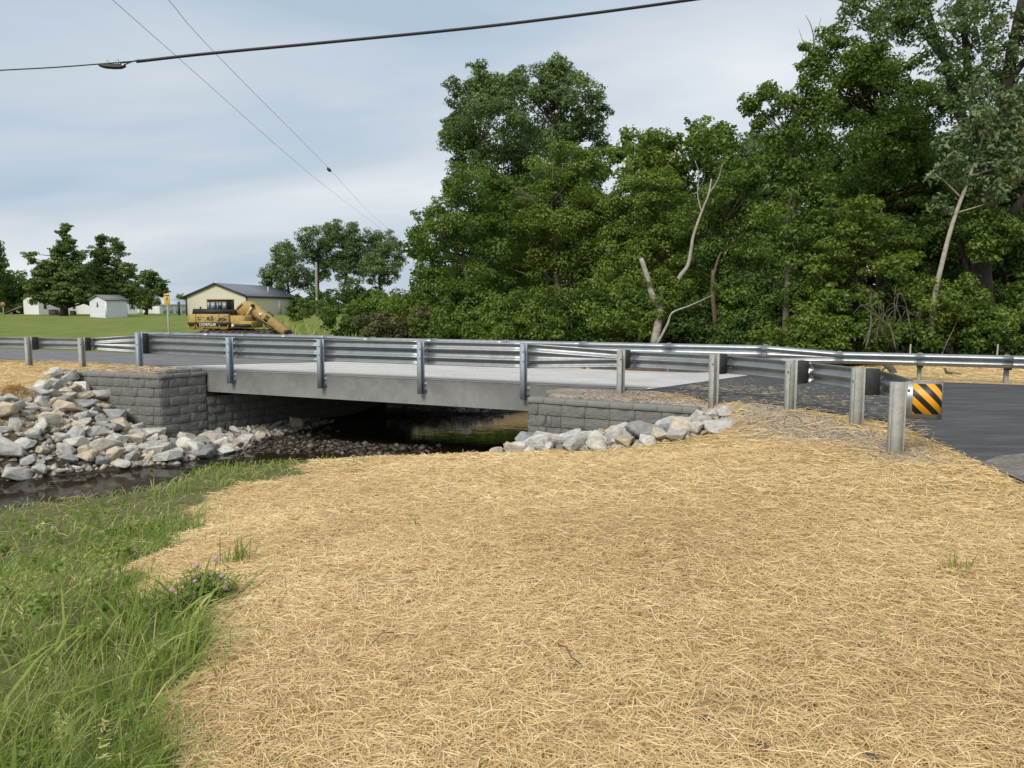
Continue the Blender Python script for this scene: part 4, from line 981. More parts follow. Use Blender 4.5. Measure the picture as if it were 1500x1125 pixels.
# ------------------------------------------------------------------ grass
def blades(name, X, Y, H, Wd, lean, tone, label, seed, mat_=None, zf=None, cat=None):
    g = np.random.default_rng(seed); n = len(X); Z = (ground(X, Y) if zf is None else zf(X, Y)) - .01
    h = g.uniform(0, 2 * np.pi, n); ld = np.stack([np.cos(h), np.sin(h), np.zeros(n)], 1); sd = np.stack([-np.sin(h + .6), np.cos(h + .6), np.zeros(n)], 1)
    base = np.stack([X, Y, Z], 1); rows = []
    for u, wv in ((0, .8), (.38, 1.0), (.74, .75)):
        c = base + ld * (lean * H * u ** 1.8)[:, None] + np.array([0, 0, 1]) * (H * (u - .28 * np.minimum(lean, 1.6) * u ** 2.4))[:, None]
        rows += [c - sd * (Wd * wv / 2)[:, None], c + sd * (Wd * wv / 2)[:, None]]
    tip = base + ld * (lean * H)[:, None] + np.array([0, 0, 1]) * (H * (1 - .28 * np.minimum(lean, 1.6)))[:, None]
    V = np.stack(rows + [tip], 1).reshape(-1, 3); i7 = 7 * np.arange(n)[:, None]
    Q = np.concatenate([i7 + np.array([[0, 1, 3, 2]]), i7 + np.array([[2, 3, 5, 4]])], 0); T = i7 + np.array([[4, 5, 6]])
    F = [tuple(f) for f in Q.tolist()] + [tuple(f) for f in T.tolist()]
    o = mesh_np(name, V, F, mat_ or M['grass'], attrs={'tone': np.repeat(tone, 7)})
    return o
GXs, GYs, GH, GW, GL, GT = [], [], [], [], [], []
for n, r0, r1, w0, w1 in ((42000, 1.6, 4.5, .003, .007), (42000, 4.5, 9, .005, .010), (26000, 9, 16, .008, .016)):
    x, y = fan(n, r0, r1, g, .98); ok = grassy(x, y) & inside(x, y, VALLEY) & (ground(x, y) > -1.74)
    dn = vnoise(x, y, 2.2, 3) + .6 * vnoise(x, y, 5.1, 4); ok &= g.random(n) < np.clip(.8 + .85 * dn, .06, 1)
    x, y = x[ok], y[ok]; m = len(x); zg = ground(x, y)
    hgt = g.uniform(.07, .27, m) * (1.0 + .5 * vnoise(x, y, 1.6, 6)) * np.where(y > 9, .68, 1.0)
    GXs.append(x); GYs.append(y); GH.append(hgt); GW.append(g.uniform(w0, w1, m)); GL.append(np.abs(g.normal(.75, .55, m))); GT.append(np.clip(g.normal(.5, .2, m) + .16 * vnoise(x, y, 1.9, 8) + (g.random(m) < .07) * .5, 0, 1))
cat_ = lambda L: np.concatenate(L)
tag(blades('bank_grass', cat_(GXs), cat_(GYs), cat_(GH), cat_(GW), cat_(GL), cat_(GT), None, 31), 'tall green grass growing on the stream bank at the left', kind='stuff')
# thin sprouts at the border between grass and straw
x, y = fan(26000, 1.8, 14, g, .9); vi = inside(x, y, VALLEY); near_g = np.zeros(len(x), bool)
for dx, dy in ((-.35, 0), (.1, .3), (-.25, .25)): near_g |= grassy(x + dx, y + dy)
ok = vi & near_g & ~grassy(x, y) & (g.random(len(x)) < .45) & (ground(x, y) > -1.6); x, y = x[ok], y[ok]; m = len(x)
tag(blades('sprouting_grass', x, y, g.uniform(.05, .2, m), g.uniform(.003, .007, m), np.abs(g.normal(.6, .3, m)), np.clip(g.normal(.55, .15, m), 0, 1), None, 32), 'thin green sprouts growing through the straw edge', kind='stuff')
# seed heads: pale panicles above the bank grass
x, y = fan(1500, 1.8, 9, g, .95); ok = grassy(x, y) & inside(x, y, VALLEY) & (ground(x, y) > -1.5) & (g.random(1500) < .5 + .5 * vnoise(x, y, 1.4, 12)); x, y = x[ok], y[ok]
hd = []
for x1, y1 in zip(x, y):
    h_ = g.uniform(.22, .42); k = 26
    for j in range(k):
        u = j / k; hd.append((x1 + g.normal(0, .012 * (1.2 - u)), y1 + g.normal(0, .012 * (1.2 - u)), h_ * (.68 + .34 * u)))
hd = np.array(hd); zf2 = lambda X, Y: ground(X, Y)
n = len(hd); 
o_sh = strands('grass_seed_heads', hd[:, 0], hd[:, 1], g.uniform(.014, .034, n), g.uniform(.004, .007, n), np.clip(g.normal(.9, .05, n), 0, 1), 'pale feathery seed heads above the bank grass', 33, (0, .001), 1.0, mat_=M['grass'], zf=lambda X, Y: (ground(X, Y) + hd[:len(X), 2]) if len(X) == n else ground(X, Y))
# low broad leaved weeds between the blades
x, y = fan(900, 1.8, 11, g, .97); ok = grassy(x, y) & inside(x, y, VALLEY) & (ground(x, y) > -1.5) & (vnoise(x, y, 1.3, 15) > -.1); x, y = x[ok][:300], y[ok][:300]
cw = np.stack([x, y, ground(x, y) + g.uniform(.05, .16, len(x))], 1)
WEEDS = (cw, g.uniform(.05, .12, len(x)), np.clip(g.normal(.55, .2, len(x)), 0, 1))
# broad grass blades at the near edge
x, y = fan(700, 1.9, 5, g, .9); ok = grassy(x, y) & inside(x, y, VALLEY); x, y = x[ok][:160], y[ok][:160]; m = len(x)
tag(blades('broad_grass', x, y, g.uniform(.2, .42, m), g.uniform(.012, .024, m), np.abs(g.normal(.9, .4, m)), np.clip(g.normal(.6, .12, m), 0, 1), None, 34), 'broad bladed green grass in the left foreground', kind='stuff')
def tuft(px, py, n, h, spread, label, seed):
    x0, y0 = hit(px, py); g = np.random.default_rng(seed); root = empty('grass_tuft', (x0, y0, gz(x0, y0)), label, 'grass')
    o = blades('blade', x0 + g.normal(0, spread, n), y0 + g.normal(0, spread * .6, n), g.uniform(.4, 1, n) * h, np.full(n, .007), np.abs(g.normal(.5, .4, n)), np.clip(g.normal(.35, .15, n), 0, 1), None, seed)
    o.parent = root; o.matrix_parent_inverse = Matrix.Translation(-root.location); o['kind'] = 'stuff'; return root
tuft(1405, 838, 26, .16, .05, 'small dark green grass tuft alone on the straw at the right', 41)
tuft(608, 772, 9, .12, .03, 'tiny green sprout alone on the straw below the bridge', 42)
tuft(520, 640 + 36, 60, .16, .35, 'low ragged grass at the straw edge above the stream', 43)
tuft(345, 826, 50, .26, .06, 'spiky green grass tuft just behind the clover', 44)
# clover plants with pink heads
def clover(px, py, n, label, seed, heads):
    x0, y0 = hit(px, py); z0 = gz(x0, y0); g = np.random.default_rng(seed); root = empty('clover_plant', (x0, y0, z0), label, 'plant')
    V = []; F = []; tone = []; stems = MB()
    for i in range(n):
        a = g.uniform(0, 6.28); r = abs(g.normal(0, .13)); h = g.uniform(.04, .19); c = np.array([r * math.cos(a) * 1.3, r * math.sin(a), h])
        if i % 3 == 0: stems.tube([(c[0] * .5, c[1] * .5, -.02), (c[0] * .8, c[1] * .8, h * .6), tuple(c)], .0016, 4, False)
        for k in range(3):
            b = g.uniform(0, .5) + k * 2.094; d = np.array([math.cos(b), math.sin(b), g.normal(0, .25)]); s_ = np.array([-math.sin(b), math.cos(b), g.normal(0, .2)]); l = g.uniform(.018, .032)
            j = len(V); V += [c, c + d * l * .5 + s_ * l * .3, c + d * l, c + d * l * .5 - s_ * l * .3]; F.append((j, j + 1, j + 2, j + 3)); tone += [np.clip(g.normal(.38, .16), 0, 1)] * 4
    o = mesh_np('leaves', np.array(V), np.array(F), M['grass'], root, attrs={'tone': np.array(tone)}); o['kind'] = 'stuff'
    stems.build('stems', M['grass'], root)['kind'] = 'stuff'
    for (dx, dy, h) in heads:
        m = MB(); m.tube([(dx * .4, dy * .4, -.02), (dx, dy, h)], .002, 4); m.build('stem', M['leaf_light'], root)
        bm = bmesh.new(); bmesh.ops.create_icosphere(bm, subdivisions=2, radius=.014)
        for v in bm.verts: v.co = v.co * (1 + g.normal(0, .16)); v.co.z *= 1.1
        me = bpy.data.meshes.new('flower_head'); bm.to_mesh(me); bm.free(); me.materials.append(M['flower']); q = bpy.data.objects.new('flower_head', me); COL.objects.link(q); q.parent = root; q.location = (dx, dy, h + .01)
    return root
clover(300, 880, 330, 'dark leafy clover with pink flower heads on the straw edge', 51, [(.05, .08, .23), (.13, -.04, .16), (-.06, .05, .20), (.17, -.10, .11), (-.02, -.08, .14)])
clover(252, 905, 150, 'smaller clover patch with one pink head left of the dark clover', 52, [(.03, -.06, .17)])
# clods and twigs on the straw
def clod(px, py, r, label):
    x, y = hit(px, py); q = rock(x, y, r, 'tan', .1, 'x', 'x', .3, None, 'dirt_clod'); q.color = (.20, .165, .125, 1); q['label'] = label; q['category'] = 'clod'; q['group'] = 'dirt clods on the straw'
clod(1110, 1100, .045, 'round brown dirt clod in the straw at the bottom right of centre'); clod(1028, 1062, .05, 'flat brown dirt clod in the straw above the round one')
clod(460, 940, .04, 'brown clod of earth in the straw right of the clover'); clod(1275, 1122, .05, 'brown clod of earth at the bottom picture edge')
def twig(px, py, pts, r, label, m_='brown_wood'):
    x, y = hit(px, py); q = MB(); q.tube(pts, r, 5); o = q.build('twig', M[m_], None, True); o.location = (x, y, gz(x, y) + .02); return tag(o, label, 'twig')
twig(836, 972, [(-.05, .08, .03), (-.02, .02, .05), (0, -.02, .02), (.05, -.06, .0)], .004, 'thin dark crooked twig on the straw in the foreground')
twig(1160, 625, [(-.12, 0, 0), (-.10, 0, .12), (0, 0, .16), (.12, 0, .08), (.16, 0, 0)], .006, 'small arched twig on the straw beside the right rocks')
twig(372, 664, [(-.2, -.3, 0), (-.05, 0, .22), (.02, .1, .45)], .008, 'pale bare twig sticking up out of the stream edge', 'bark_pale')
twig(345, 675, [(-.5, 0, .03), (0, .05, .06), (.5, -.1, .05)], .014, 'dark sticks lodged at the stream edge above the grass', 'bark')
twig(560, 950, [(-.04, -.06, .02), (0, 0, .05), (.05, .05, .03)], .003, 'short thin straw-coloured twig in the middle foreground')

# ------------------------------------------------------------------ trees
def leaf_mesh(name, C, R, per, size, tone_c, seed, mat_, parent, flat=.62, up=.55, aspect=.55):
    """C (n,3) clump centres, R (n) clump radii, per leaves in each clump"""
    g = np.random.default_rng(seed); n = len(C); per = np.asarray(per, int); idc = np.repeat(np.arange(n), per); m = len(idc)
    d = g.normal(size=(m, 3)); d /= np.linalg.norm(d, axis=1, keepdims=True)
    rad = g.uniform(.25, 1.0, m) ** .6
    P = C[idc] + d * (R[idc] * rad)[:, None] * np.array([1, 1, flat])
    nrm = d * .7 + np.array([0, 0, up]) + g.normal(0, .55, (m, 3)); nrm /= np.linalg.norm(nrm, axis=1, keepdims=True)
    a = np.cross(nrm, g.normal(size=(m, 3))); a /= np.maximum(np.linalg.norm(a, axis=1, keepdims=True), 1e-6); b = np.cross(nrm, a)
    L = size * g.uniform(.6, 1.25, m); a *= L[:, None] / 2; b *= (L * aspect)[:, None] / 2
    fold = nrm * (L * .12)[:, None]
    V = np.stack([P - a, P + b + fold, P + a - fold * .6, P - b + fold], 1).reshape(-1, 3)
    F = np.arange(4 * m).reshape(-1, 4)
    tone = np.clip(tone_c[idc] + g.normal(0, .13, m), 0, 1)
    o = mesh_np(name, V, F, mat_, parent, attrs={'tone': np.repeat(tone, 4)})
    return o
NLEAF = 0
ww = leaf_mesh('broadleaf_weeds', WEEDS[0], WEEDS[1], np.full(len(WEEDS[1]), 28), .045, WEEDS[2], 55, M['grass'], None, up=.8, aspect=.7); tag(ww, 'low broad leaved weeds mixed into the bank grass', kind='stuff')
def tree(name, label, lobes, Y, base_px, leaf='leaf_ash', bark='bark', leaf_size=.16, dens=1.0, trunk_r=.18, group=None, spread=.75, cat='tree', seed=None, clump=.30, clump_max=.95, lean=None, limbs=True, up=.55, flat=.62, sparse=1.0, base=None, trunk_top=None, cover=2.3, sat=2, grow=1.0):
    """lobes: (px, py, r px) of the crown's masses as the photograph shows them, standing at the distance Y"""
    global NLEAF
    seed = seed if seed is not None else abs(hash(label)) % 9973
    seed = sum(ord(ch) * (i + 1) for i, ch in enumerate(label)) % 99991
    g = np.random.default_rng(seed)
    bx, by = (base_px - 750) / FPX * Y, Y
    if base is not None: bx, by = base
    bz = gz(bx, by)
    root = empty(name, (bx, by, bz), label, cat, group); o = np.array([bx, by, bz])
    Cs, Rs, Ts = [], [], []; lob = []
    if sat:
        ex_l = []
        for (px, py, r) in lobes:
            for _ in range(sat):
                a_ = g.uniform(0, 6.28); ex_l.append((px + 1.0 * r * math.cos(a_), py + .95 * r * math.sin(a_), r * g.uniform(.28, .5)))
        lobes = list(lobes) + ex_l
    for (px, py, r) in lobes:
        R = r * grow * Y / FPX; c = np.array(atY(px, py, Y)) + np.array([0, g.normal(0, spread * R), 0]); lob.append((c, R))
        k = max(5, int(sparse * 1.15 * (R / min(clump * R + .25, clump_max)) ** 2 * 3.2))
        d = g.normal(size=(k, 3)); d /= np.linalg.norm(d, axis=1, keepdims=True)
        rad = g.uniform(.12, 1.0, k) ** .5
        cc = c + d * (R * rad)[:, None] * np.array([1, 1.0, .95])
        rc = np.minimum(clump * R + .25, clump_max) * g.uniform(.65, 1.2, k)
        Cs.append(cc); Rs.append(rc); Ts.append(np.clip(g.normal(.5, .16, k), .05, .95))
    Cs, Rs, Ts = np.vstack(Cs), np.concatenate(Rs), np.concatenate(Ts)
    keep = Cs[:, 2] > bz + .05; Cs, Rs, Ts = Cs[keep], Rs[keep], Ts[keep]
    per = np.maximum(6, dens * cover * 4 * np.pi * Rs ** 2 * .55 / (leaf_size ** 2 * .55 * .55 * 4)).astype(int)
    NLEAF += per.sum()
    # trunk and limbs
    zs = [c[2] for c, _ in lob]; ztop = trunk_top if trunk_top else max(zs) - .15 * (max(zs) - bz); cx = np.mean([c[0] for c, _ in lob]); cy = np.mean([c[1] for c, _ in lob])
    m = MB(); n = 7; pts = []
    for i in range(n):
        u = i / (n - 1); pts.append((bx + (cx - bx) * u ** 1.4 + g.normal(0, .06 * trunk_r * 8) * (0 < i), by + (cy - by) * u ** 1.4 * .6 + g.normal(0, .3 * trunk_r) * (0 < i), bz - .3 + (ztop - bz + .3) * u))
    rads = [trunk_r * (1.35 if i == 0 else 1 - .82 * i / (n - 1)) for i in range(n)]
    m.tube([tuple(np.array(p) - o) for p in pts], rads, 8)
    if limbs:
        for c, R in lob:
            u = np.clip((c[2] - R * .9 - bz) / max(ztop - bz, .1), .12, .85); j = u * (n - 1); i0 = int(j); st = np.array(pts[i0]) * (1 - (j - i0)) + np.array(pts[min(i0 + 1, n - 1)]) * (j - i0)
            r0 = trunk_r * (1 - .8 * u) * .55; mid = (st + c) / 2 + np.array([g.normal(0, .12), g.normal(0, .12), -.12]) * R
            m.tube([tuple(p - o) for p in (st, mid, c)], [r0, r0 * .65, r0 * .25], 6)
            if R < .55 * max(q_[1] for q_ in lob): continue
            near = np.argsort(((Cs - c) ** 2).sum(1))[:14]
            for q in near[::2]:
                e = Cs[q]; s0 = mid * .35 + c * .65; m.tube([tuple(p - o) for p in (s0, (s0 + e) / 2 + np.array([0, 0, .05 * R]), e)], [r0 * .3, r0 * .2, r0 * .07], 4, False)
    m.build('trunk', M[bark], root, True)
    leaf_mesh('crown', Cs - o, Rs, per, leaf_size, Ts, seed + 1, M[leaf], root, up=up, flat=flat)
    return root

# ---- woods beyond the road, from the back to the front
WB = 'trees at the back of the woods'
tree('cottonwood_tree', 'tall left twin cottonwood rising above the woods behind the bridge', [(708, 122, 32), (690, 150, 34), (735, 140, 36), (680, 200, 32), (720, 195, 52), (735, 250, 50), (690, 240, 34), (700, 105, 16), (668, 190, 16)], 58, 735, 'leaf_cotton', 'bark_grey', .24, 1.0, .4, group='twin cottonwoods', clump=.26, clump_max=1.2)
tree('cottonwood_tree', 'tall right twin cottonwood rising above the woods behind the bridge', [(818, 118, 34), (785, 128, 32), (845, 150, 34), (872, 165, 16), (800, 180, 52), (850, 205, 36), (790, 240, 55), (845, 255, 42), (825, 95, 16), (765, 108, 14), (880, 150, 10)], 60, 800, 'leaf_cotton', 'bark_grey', .24, 1.0, .42, group='twin cottonwoods', clump=.26, clump_max=1.2)
BACK = [('pale tree with a rounded top right of the tall cottonwoods', [(925, 215, 30), (905, 235, 26), (950, 230, 36), (930, 260, 40), (985, 250, 40), (960, 285, 45)], 56, 940, 'leaf_light'),
        ('green tree behind the bare leaning branch in the woods', [(1005, 225, 30), (1035, 195, 26), (1055, 215, 28), (1030, 245, 42), (1070, 250, 34), (1010, 275, 40)], 54, 1030, 'leaf_ash'),
        ('distant pale tree in the notch left of the tall right hand trees', [(1090, 225, 26), (1115, 215, 26), (1100, 255, 40), (1140, 250, 40), (1080, 275, 36)], 66, 1105, 'leaf_cotton'),
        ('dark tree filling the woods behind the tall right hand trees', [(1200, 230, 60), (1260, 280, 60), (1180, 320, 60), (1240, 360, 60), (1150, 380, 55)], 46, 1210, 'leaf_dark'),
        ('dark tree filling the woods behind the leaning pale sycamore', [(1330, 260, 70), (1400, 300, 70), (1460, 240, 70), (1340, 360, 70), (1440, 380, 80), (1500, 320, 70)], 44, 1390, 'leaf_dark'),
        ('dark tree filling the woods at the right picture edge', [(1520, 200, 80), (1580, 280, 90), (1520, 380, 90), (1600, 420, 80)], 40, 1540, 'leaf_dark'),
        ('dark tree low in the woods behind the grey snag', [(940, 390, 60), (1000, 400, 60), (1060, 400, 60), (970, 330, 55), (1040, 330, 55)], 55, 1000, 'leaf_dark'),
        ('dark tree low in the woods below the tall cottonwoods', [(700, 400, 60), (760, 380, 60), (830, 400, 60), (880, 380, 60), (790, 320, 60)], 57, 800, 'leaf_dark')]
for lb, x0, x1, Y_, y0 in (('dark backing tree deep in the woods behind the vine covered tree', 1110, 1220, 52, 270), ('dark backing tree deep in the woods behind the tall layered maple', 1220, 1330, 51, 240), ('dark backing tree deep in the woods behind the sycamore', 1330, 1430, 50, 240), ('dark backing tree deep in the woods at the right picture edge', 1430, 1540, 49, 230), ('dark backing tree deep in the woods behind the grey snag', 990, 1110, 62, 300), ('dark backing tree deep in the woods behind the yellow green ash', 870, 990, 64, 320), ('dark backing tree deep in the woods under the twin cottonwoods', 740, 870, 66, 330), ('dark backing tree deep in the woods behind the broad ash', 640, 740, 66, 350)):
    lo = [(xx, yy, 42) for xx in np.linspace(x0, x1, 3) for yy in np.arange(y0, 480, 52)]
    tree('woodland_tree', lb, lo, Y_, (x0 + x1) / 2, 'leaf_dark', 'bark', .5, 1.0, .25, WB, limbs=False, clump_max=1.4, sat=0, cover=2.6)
for lb, lo, Y_, bp_, lf_ in BACK: tree('woodland_tree', lb, lo, Y_, bp_, lf_, 'bark', .34, .9, .25, WB, limbs=False, clump_max=1.2)
FR = 'trees along the front of the woods'
tree('ash_tree', 'broad ash tree at the left end of the woods, leaning over the bridge end', [(668, 262, 20), (690, 275, 34), (652, 300, 22), (645, 345, 30), (690, 330, 44), (722, 300, 34), (632, 395, 28), (668, 395, 42), (715, 385, 44), (620, 440, 22), (655, 445, 40), (705, 445, 44), (735, 345, 26)], 42, 690, 'leaf_ash', 'bark_grey', .17, .95, .2, FR)
tree('ash_tree', 'full rounded ash tree in the middle of the woods below the twin cottonwoods', [(835, 225, 20), (800, 245, 30), (860, 245, 26), (775, 280, 34), (820, 290, 44), (865, 300, 36), (760, 335, 36), (805, 350, 48), (855, 360, 46), (770, 395, 42), (820, 415, 44), (875, 400, 34), (745, 270, 14)], 43, 815, 'leaf_light', 'bark_grey', .17, .95, .22, FR)
tree('ash_tree', 'yellow green ash tree left of the bare leaning branch', [(930, 285, 26), (965, 275, 26), (905, 320, 34), (950, 325, 42), (985, 310, 34), (920, 370, 42), (965, 375, 44), (900, 415, 36), (945, 425, 36)], 41, 935, 'leaf_light', 'bark_grey', .17, .95, .2, FR)
tree('maple_tree', 'green maple right of the bare leaning branch in the woods', [(1040, 285, 28), (1075, 280, 32), (1010, 320, 26), (1055, 330, 44), (1095, 330, 40), (1040, 385, 40), (1085, 390, 46), (1060, 430, 38), (1110, 290, 26)], 38, 1065, 'leaf_ash', 'bark_grey', .17, .95, .2, FR)
tree('vine_covered_tree', 'slender vine covered tree with a bare twiggy top beside the sky gap', [(1186, 80, 15), (1190, 112, 22), (1176, 140, 24), (1200, 150, 24), (1140, 150, 24), (1115, 158, 18), (1098, 148, 10), (1128, 182, 18), (1182, 190, 32), (1160, 235, 32), (1185, 260, 32), (1158, 300, 34), (1175, 345, 32), (1150, 370, 30), (1165, 420, 30), (1145, 200, 20)], 30, 1150, 'leaf_ash', 'bark_grey', .15, .9, .13, FR, clump=.3, spread=.5)
tree('maple_tree', 'tall layered maple in front of the big dark trunks at the right', [(1262, 72, 28), (1232, 58, 22), (1222, 95, 30), (1255, 110, 38), (1295, 100, 34), (1325, 120, 32), (1235, 150, 42), (1280, 155, 44), (1330, 165, 42), (1365, 150, 32), (1250, 205, 46), (1300, 215, 48), (1350, 215, 44), (1225, 250, 36), (1275, 270, 48), (1330, 275, 46), (1385, 250, 36)], 33, 1285, 'leaf_ash', 'bark', .16, .85, .24, FR, clump=.26)
tree('maple_tree', 'lighter young maple low between the vine covered tree and the sycamore', [(1235, 315, 30), (1275, 320, 34), (1225, 355, 34), (1265, 365, 40), (1305, 350, 30), (1245, 405, 38), (1295, 400, 36), (1200, 400, 28)], 29, 1255, 'leaf_light', 'bark', .16, .85, .1, FR, flat=.4, clump=.26)
# the big old trunk at the right edge, its limbs drawn one by one
def limb_set(root, sets, Y, mat_, name='limb'):
    o = np.array(root.location)
    for pts, r0, r1 in sets:
        P = [np.array(atY(px, py, Y + dy)) - o for px, py, dy in pts]; P = catmull(np.array(P), 4)
        rd = np.linspace(r0, r1, len(P)); q = MB(); q.tube(P.tolist(), rd.tolist(), 9); q.build(name, M[mat_], root, True)
big = tree('cottonwood_tree', 'big old cottonwood with dark heavy limbs at the right picture edge', [(1262, 18, 20), (1300, 22, 26), (1345, 15, 26), (1330, 50, 26), (1390, 40, 34), (1430, 30, 30), (1370, 80, 24), (1420, 90, 34), (1300, -20, 34), (1360, -30, 40), (1430, -30, 44), (1490, 40, 34), (1465, 110, 34), (1510, 110, 40), (1520, 10, 40), (1410, 160, 30), (1500, 200, 40), (1560, 80, 50)], 28, 1425, 'leaf_cotton', 'bark', .16, .62, .16, None, clump=.24, limbs=False, trunk_top=6.0)
limb_set(big, [([(1428, 505, 0), (1432, 420, 0), (1442, 330, 0), (1452, 250, .2), (1466, 170, .3), (1478, 100, .3), (1500, -10, .3)], .46, .16),
               ([(1448, 275, .1), (1430, 205, .4), (1404, 165, .6), (1388, 100, .7), (1366, 40, .8), (1350, -20, .8)], .22, .09),
               ([(1386, 92, .7), (1345, 40, .9), (1310, 32, 1.0), (1272, 15, 1.2), (1225, -2, 1.3)], .11, .03),
               ([(1430, 205, .4), (1420, 120, .2), (1412, 40, .0), (1410, -30, 0)], .15, .07),
               ([(1470, 150, .3), (1485, 110, .1), (1520, 70, 0), (1560, 40, 0)], .16, .07),
               ([(1440, 385, 0), (1470, 330, -.2), (1500, 290, -.3), (1540, 250, -.3)], .2, .1)], 28, 'bark')
syc = tree('sycamore_tree', 'pale leaved young sycamore leaning right on a thin light trunk', [(1440, 130, 18), (1425, 165, 22), (1465, 165, 24), (1480, 200, 26), (1430, 205, 26), (1400, 215, 20), (1455, 235, 26), (1410, 245, 22), (1385, 235, 16), (1375, 255, 14), (1485, 245, 22), (1440, 275, 20), (1470, 280, 20), (1378, 300, 10), (1490, 150, 18)], 26.5, 1365, 'leaf_syc', 'bark_pale', .20, .52, .02, None, clump=.34, limbs=False, spread=.5, trunk_top=2.0)
limb_set(syc, [([(1364, 486, 0), (1368, 440, 0), (1380, 385, 0), (1396, 325, 0), (1416, 270, 0), (1436, 215, 0), (1446, 165, 0), (1450, 120, 0)], .10, .025),
               ([(1408, 290, 0), (1380, 262, 0), (1362, 250, .1)], .03, .012), ([(1420, 258, 0), (1460, 245, .1), (1490, 225, .2)], .03, .012), ([(1400, 312, 0), (1440, 300, .1), (1475, 285, .2)], .025, .01)], 26.5, 'bark_pale')
vt = [o for o in COL.objects if o.name.startswith('vine_covered_tree')][0]
limb_set(vt, [([(1150, 515, -.2), (1152, 440, -.2), (1158, 360, -.1), (1164, 280, .0), (1172, 200, .1), (1184, 120, .1)], .13, .05)], 30, 'bark_grey')
limb_set(vt, [([(1188, 95, 0), (1192, 60, 0), (1188, 38, 0), (1180, 22, 0)], .03, .008), ([(1191, 65, 0), (1198, 45, 0), (1203, 25, 0)], .02, .006), ([(1187, 80, 0), (1176, 60, 0), (1170, 42, 0)], .018, .006), ([(1182, 108, 0), (1172, 95, 0), (1162, 99, 0)], .016, .006)], 30, 'bark_grey', 'bare_twig')
# dead snags
sn1 = empty('dead_snag', (*[(958 - 750) / FPX * 35, 35], gz((958 - 750) / FPX * 35, 35)), 'broken pale grey snag with a vine ball and a long bleached curving branch', 'snag')
limb_set(sn1, [([(958, 505, 0), (965, 470, 0), (968, 440, 0), (966, 420, 0)], .20, .14), ([(966, 450, 0), (955, 430, -.1), (950, 410, -.1), (939, 378, -.1)], .17, .10),
               ([(985, 425, 0), (996, 405, -.1), (1008, 388, -.1), (1013, 362, -.1), (1016, 345, -.1), (1028, 310, 0), (1038, 285, 0), (1042, 262, .1)], .11, .03),
               ([(1028, 312, 0), (1022, 285, 0), (1024, 255, 0), (1018, 235, 0)], .035, .01), ([(1038, 285, 0), (1052, 262, 0), (1058, 240, 0)], .03, .01),
               ([(962, 505, -.3), (978, 475, -.4), (985, 458, -.5), (1010, 448, -.6), (1045, 432, -.7)], .07, .02)], 35, 'bark_pale', 'limb')
o = np.array(sn1.location); C_ = np.array([np.array(atY(968 + dx, 415 + dy, 35)) - o for dx, dy in ((0, -14), (-14, 0), (12, -4), (0, 10), (14, 14), (-8, 24), (8, 30), (20, 2), (-4, 45))])
leaf_mesh('vine_leaves', C_, np.full(len(C_), .45), np.full(len(C_), 420), .13, np.linspace(.4, .7, len(C_)), 77, M['leaf_light'], sn1)
sn2 = empty('dead_snag', (*[(1046 - 750) / FPX * 36, 36], gz((1046 - 750) / FPX * 36, 36)), 'thin brown broken snag right of the bleached curving branch', 'snag')
limb_set(sn2, [([(1050, 505, 0), (1047, 465, 0), (1044, 430, 0), (1045, 395, 0)], .12, .09), ([(1046, 402, 0), (1050, 385, 0), (1056, 370, 0)], .07, .04)], 36, 'brown_wood')
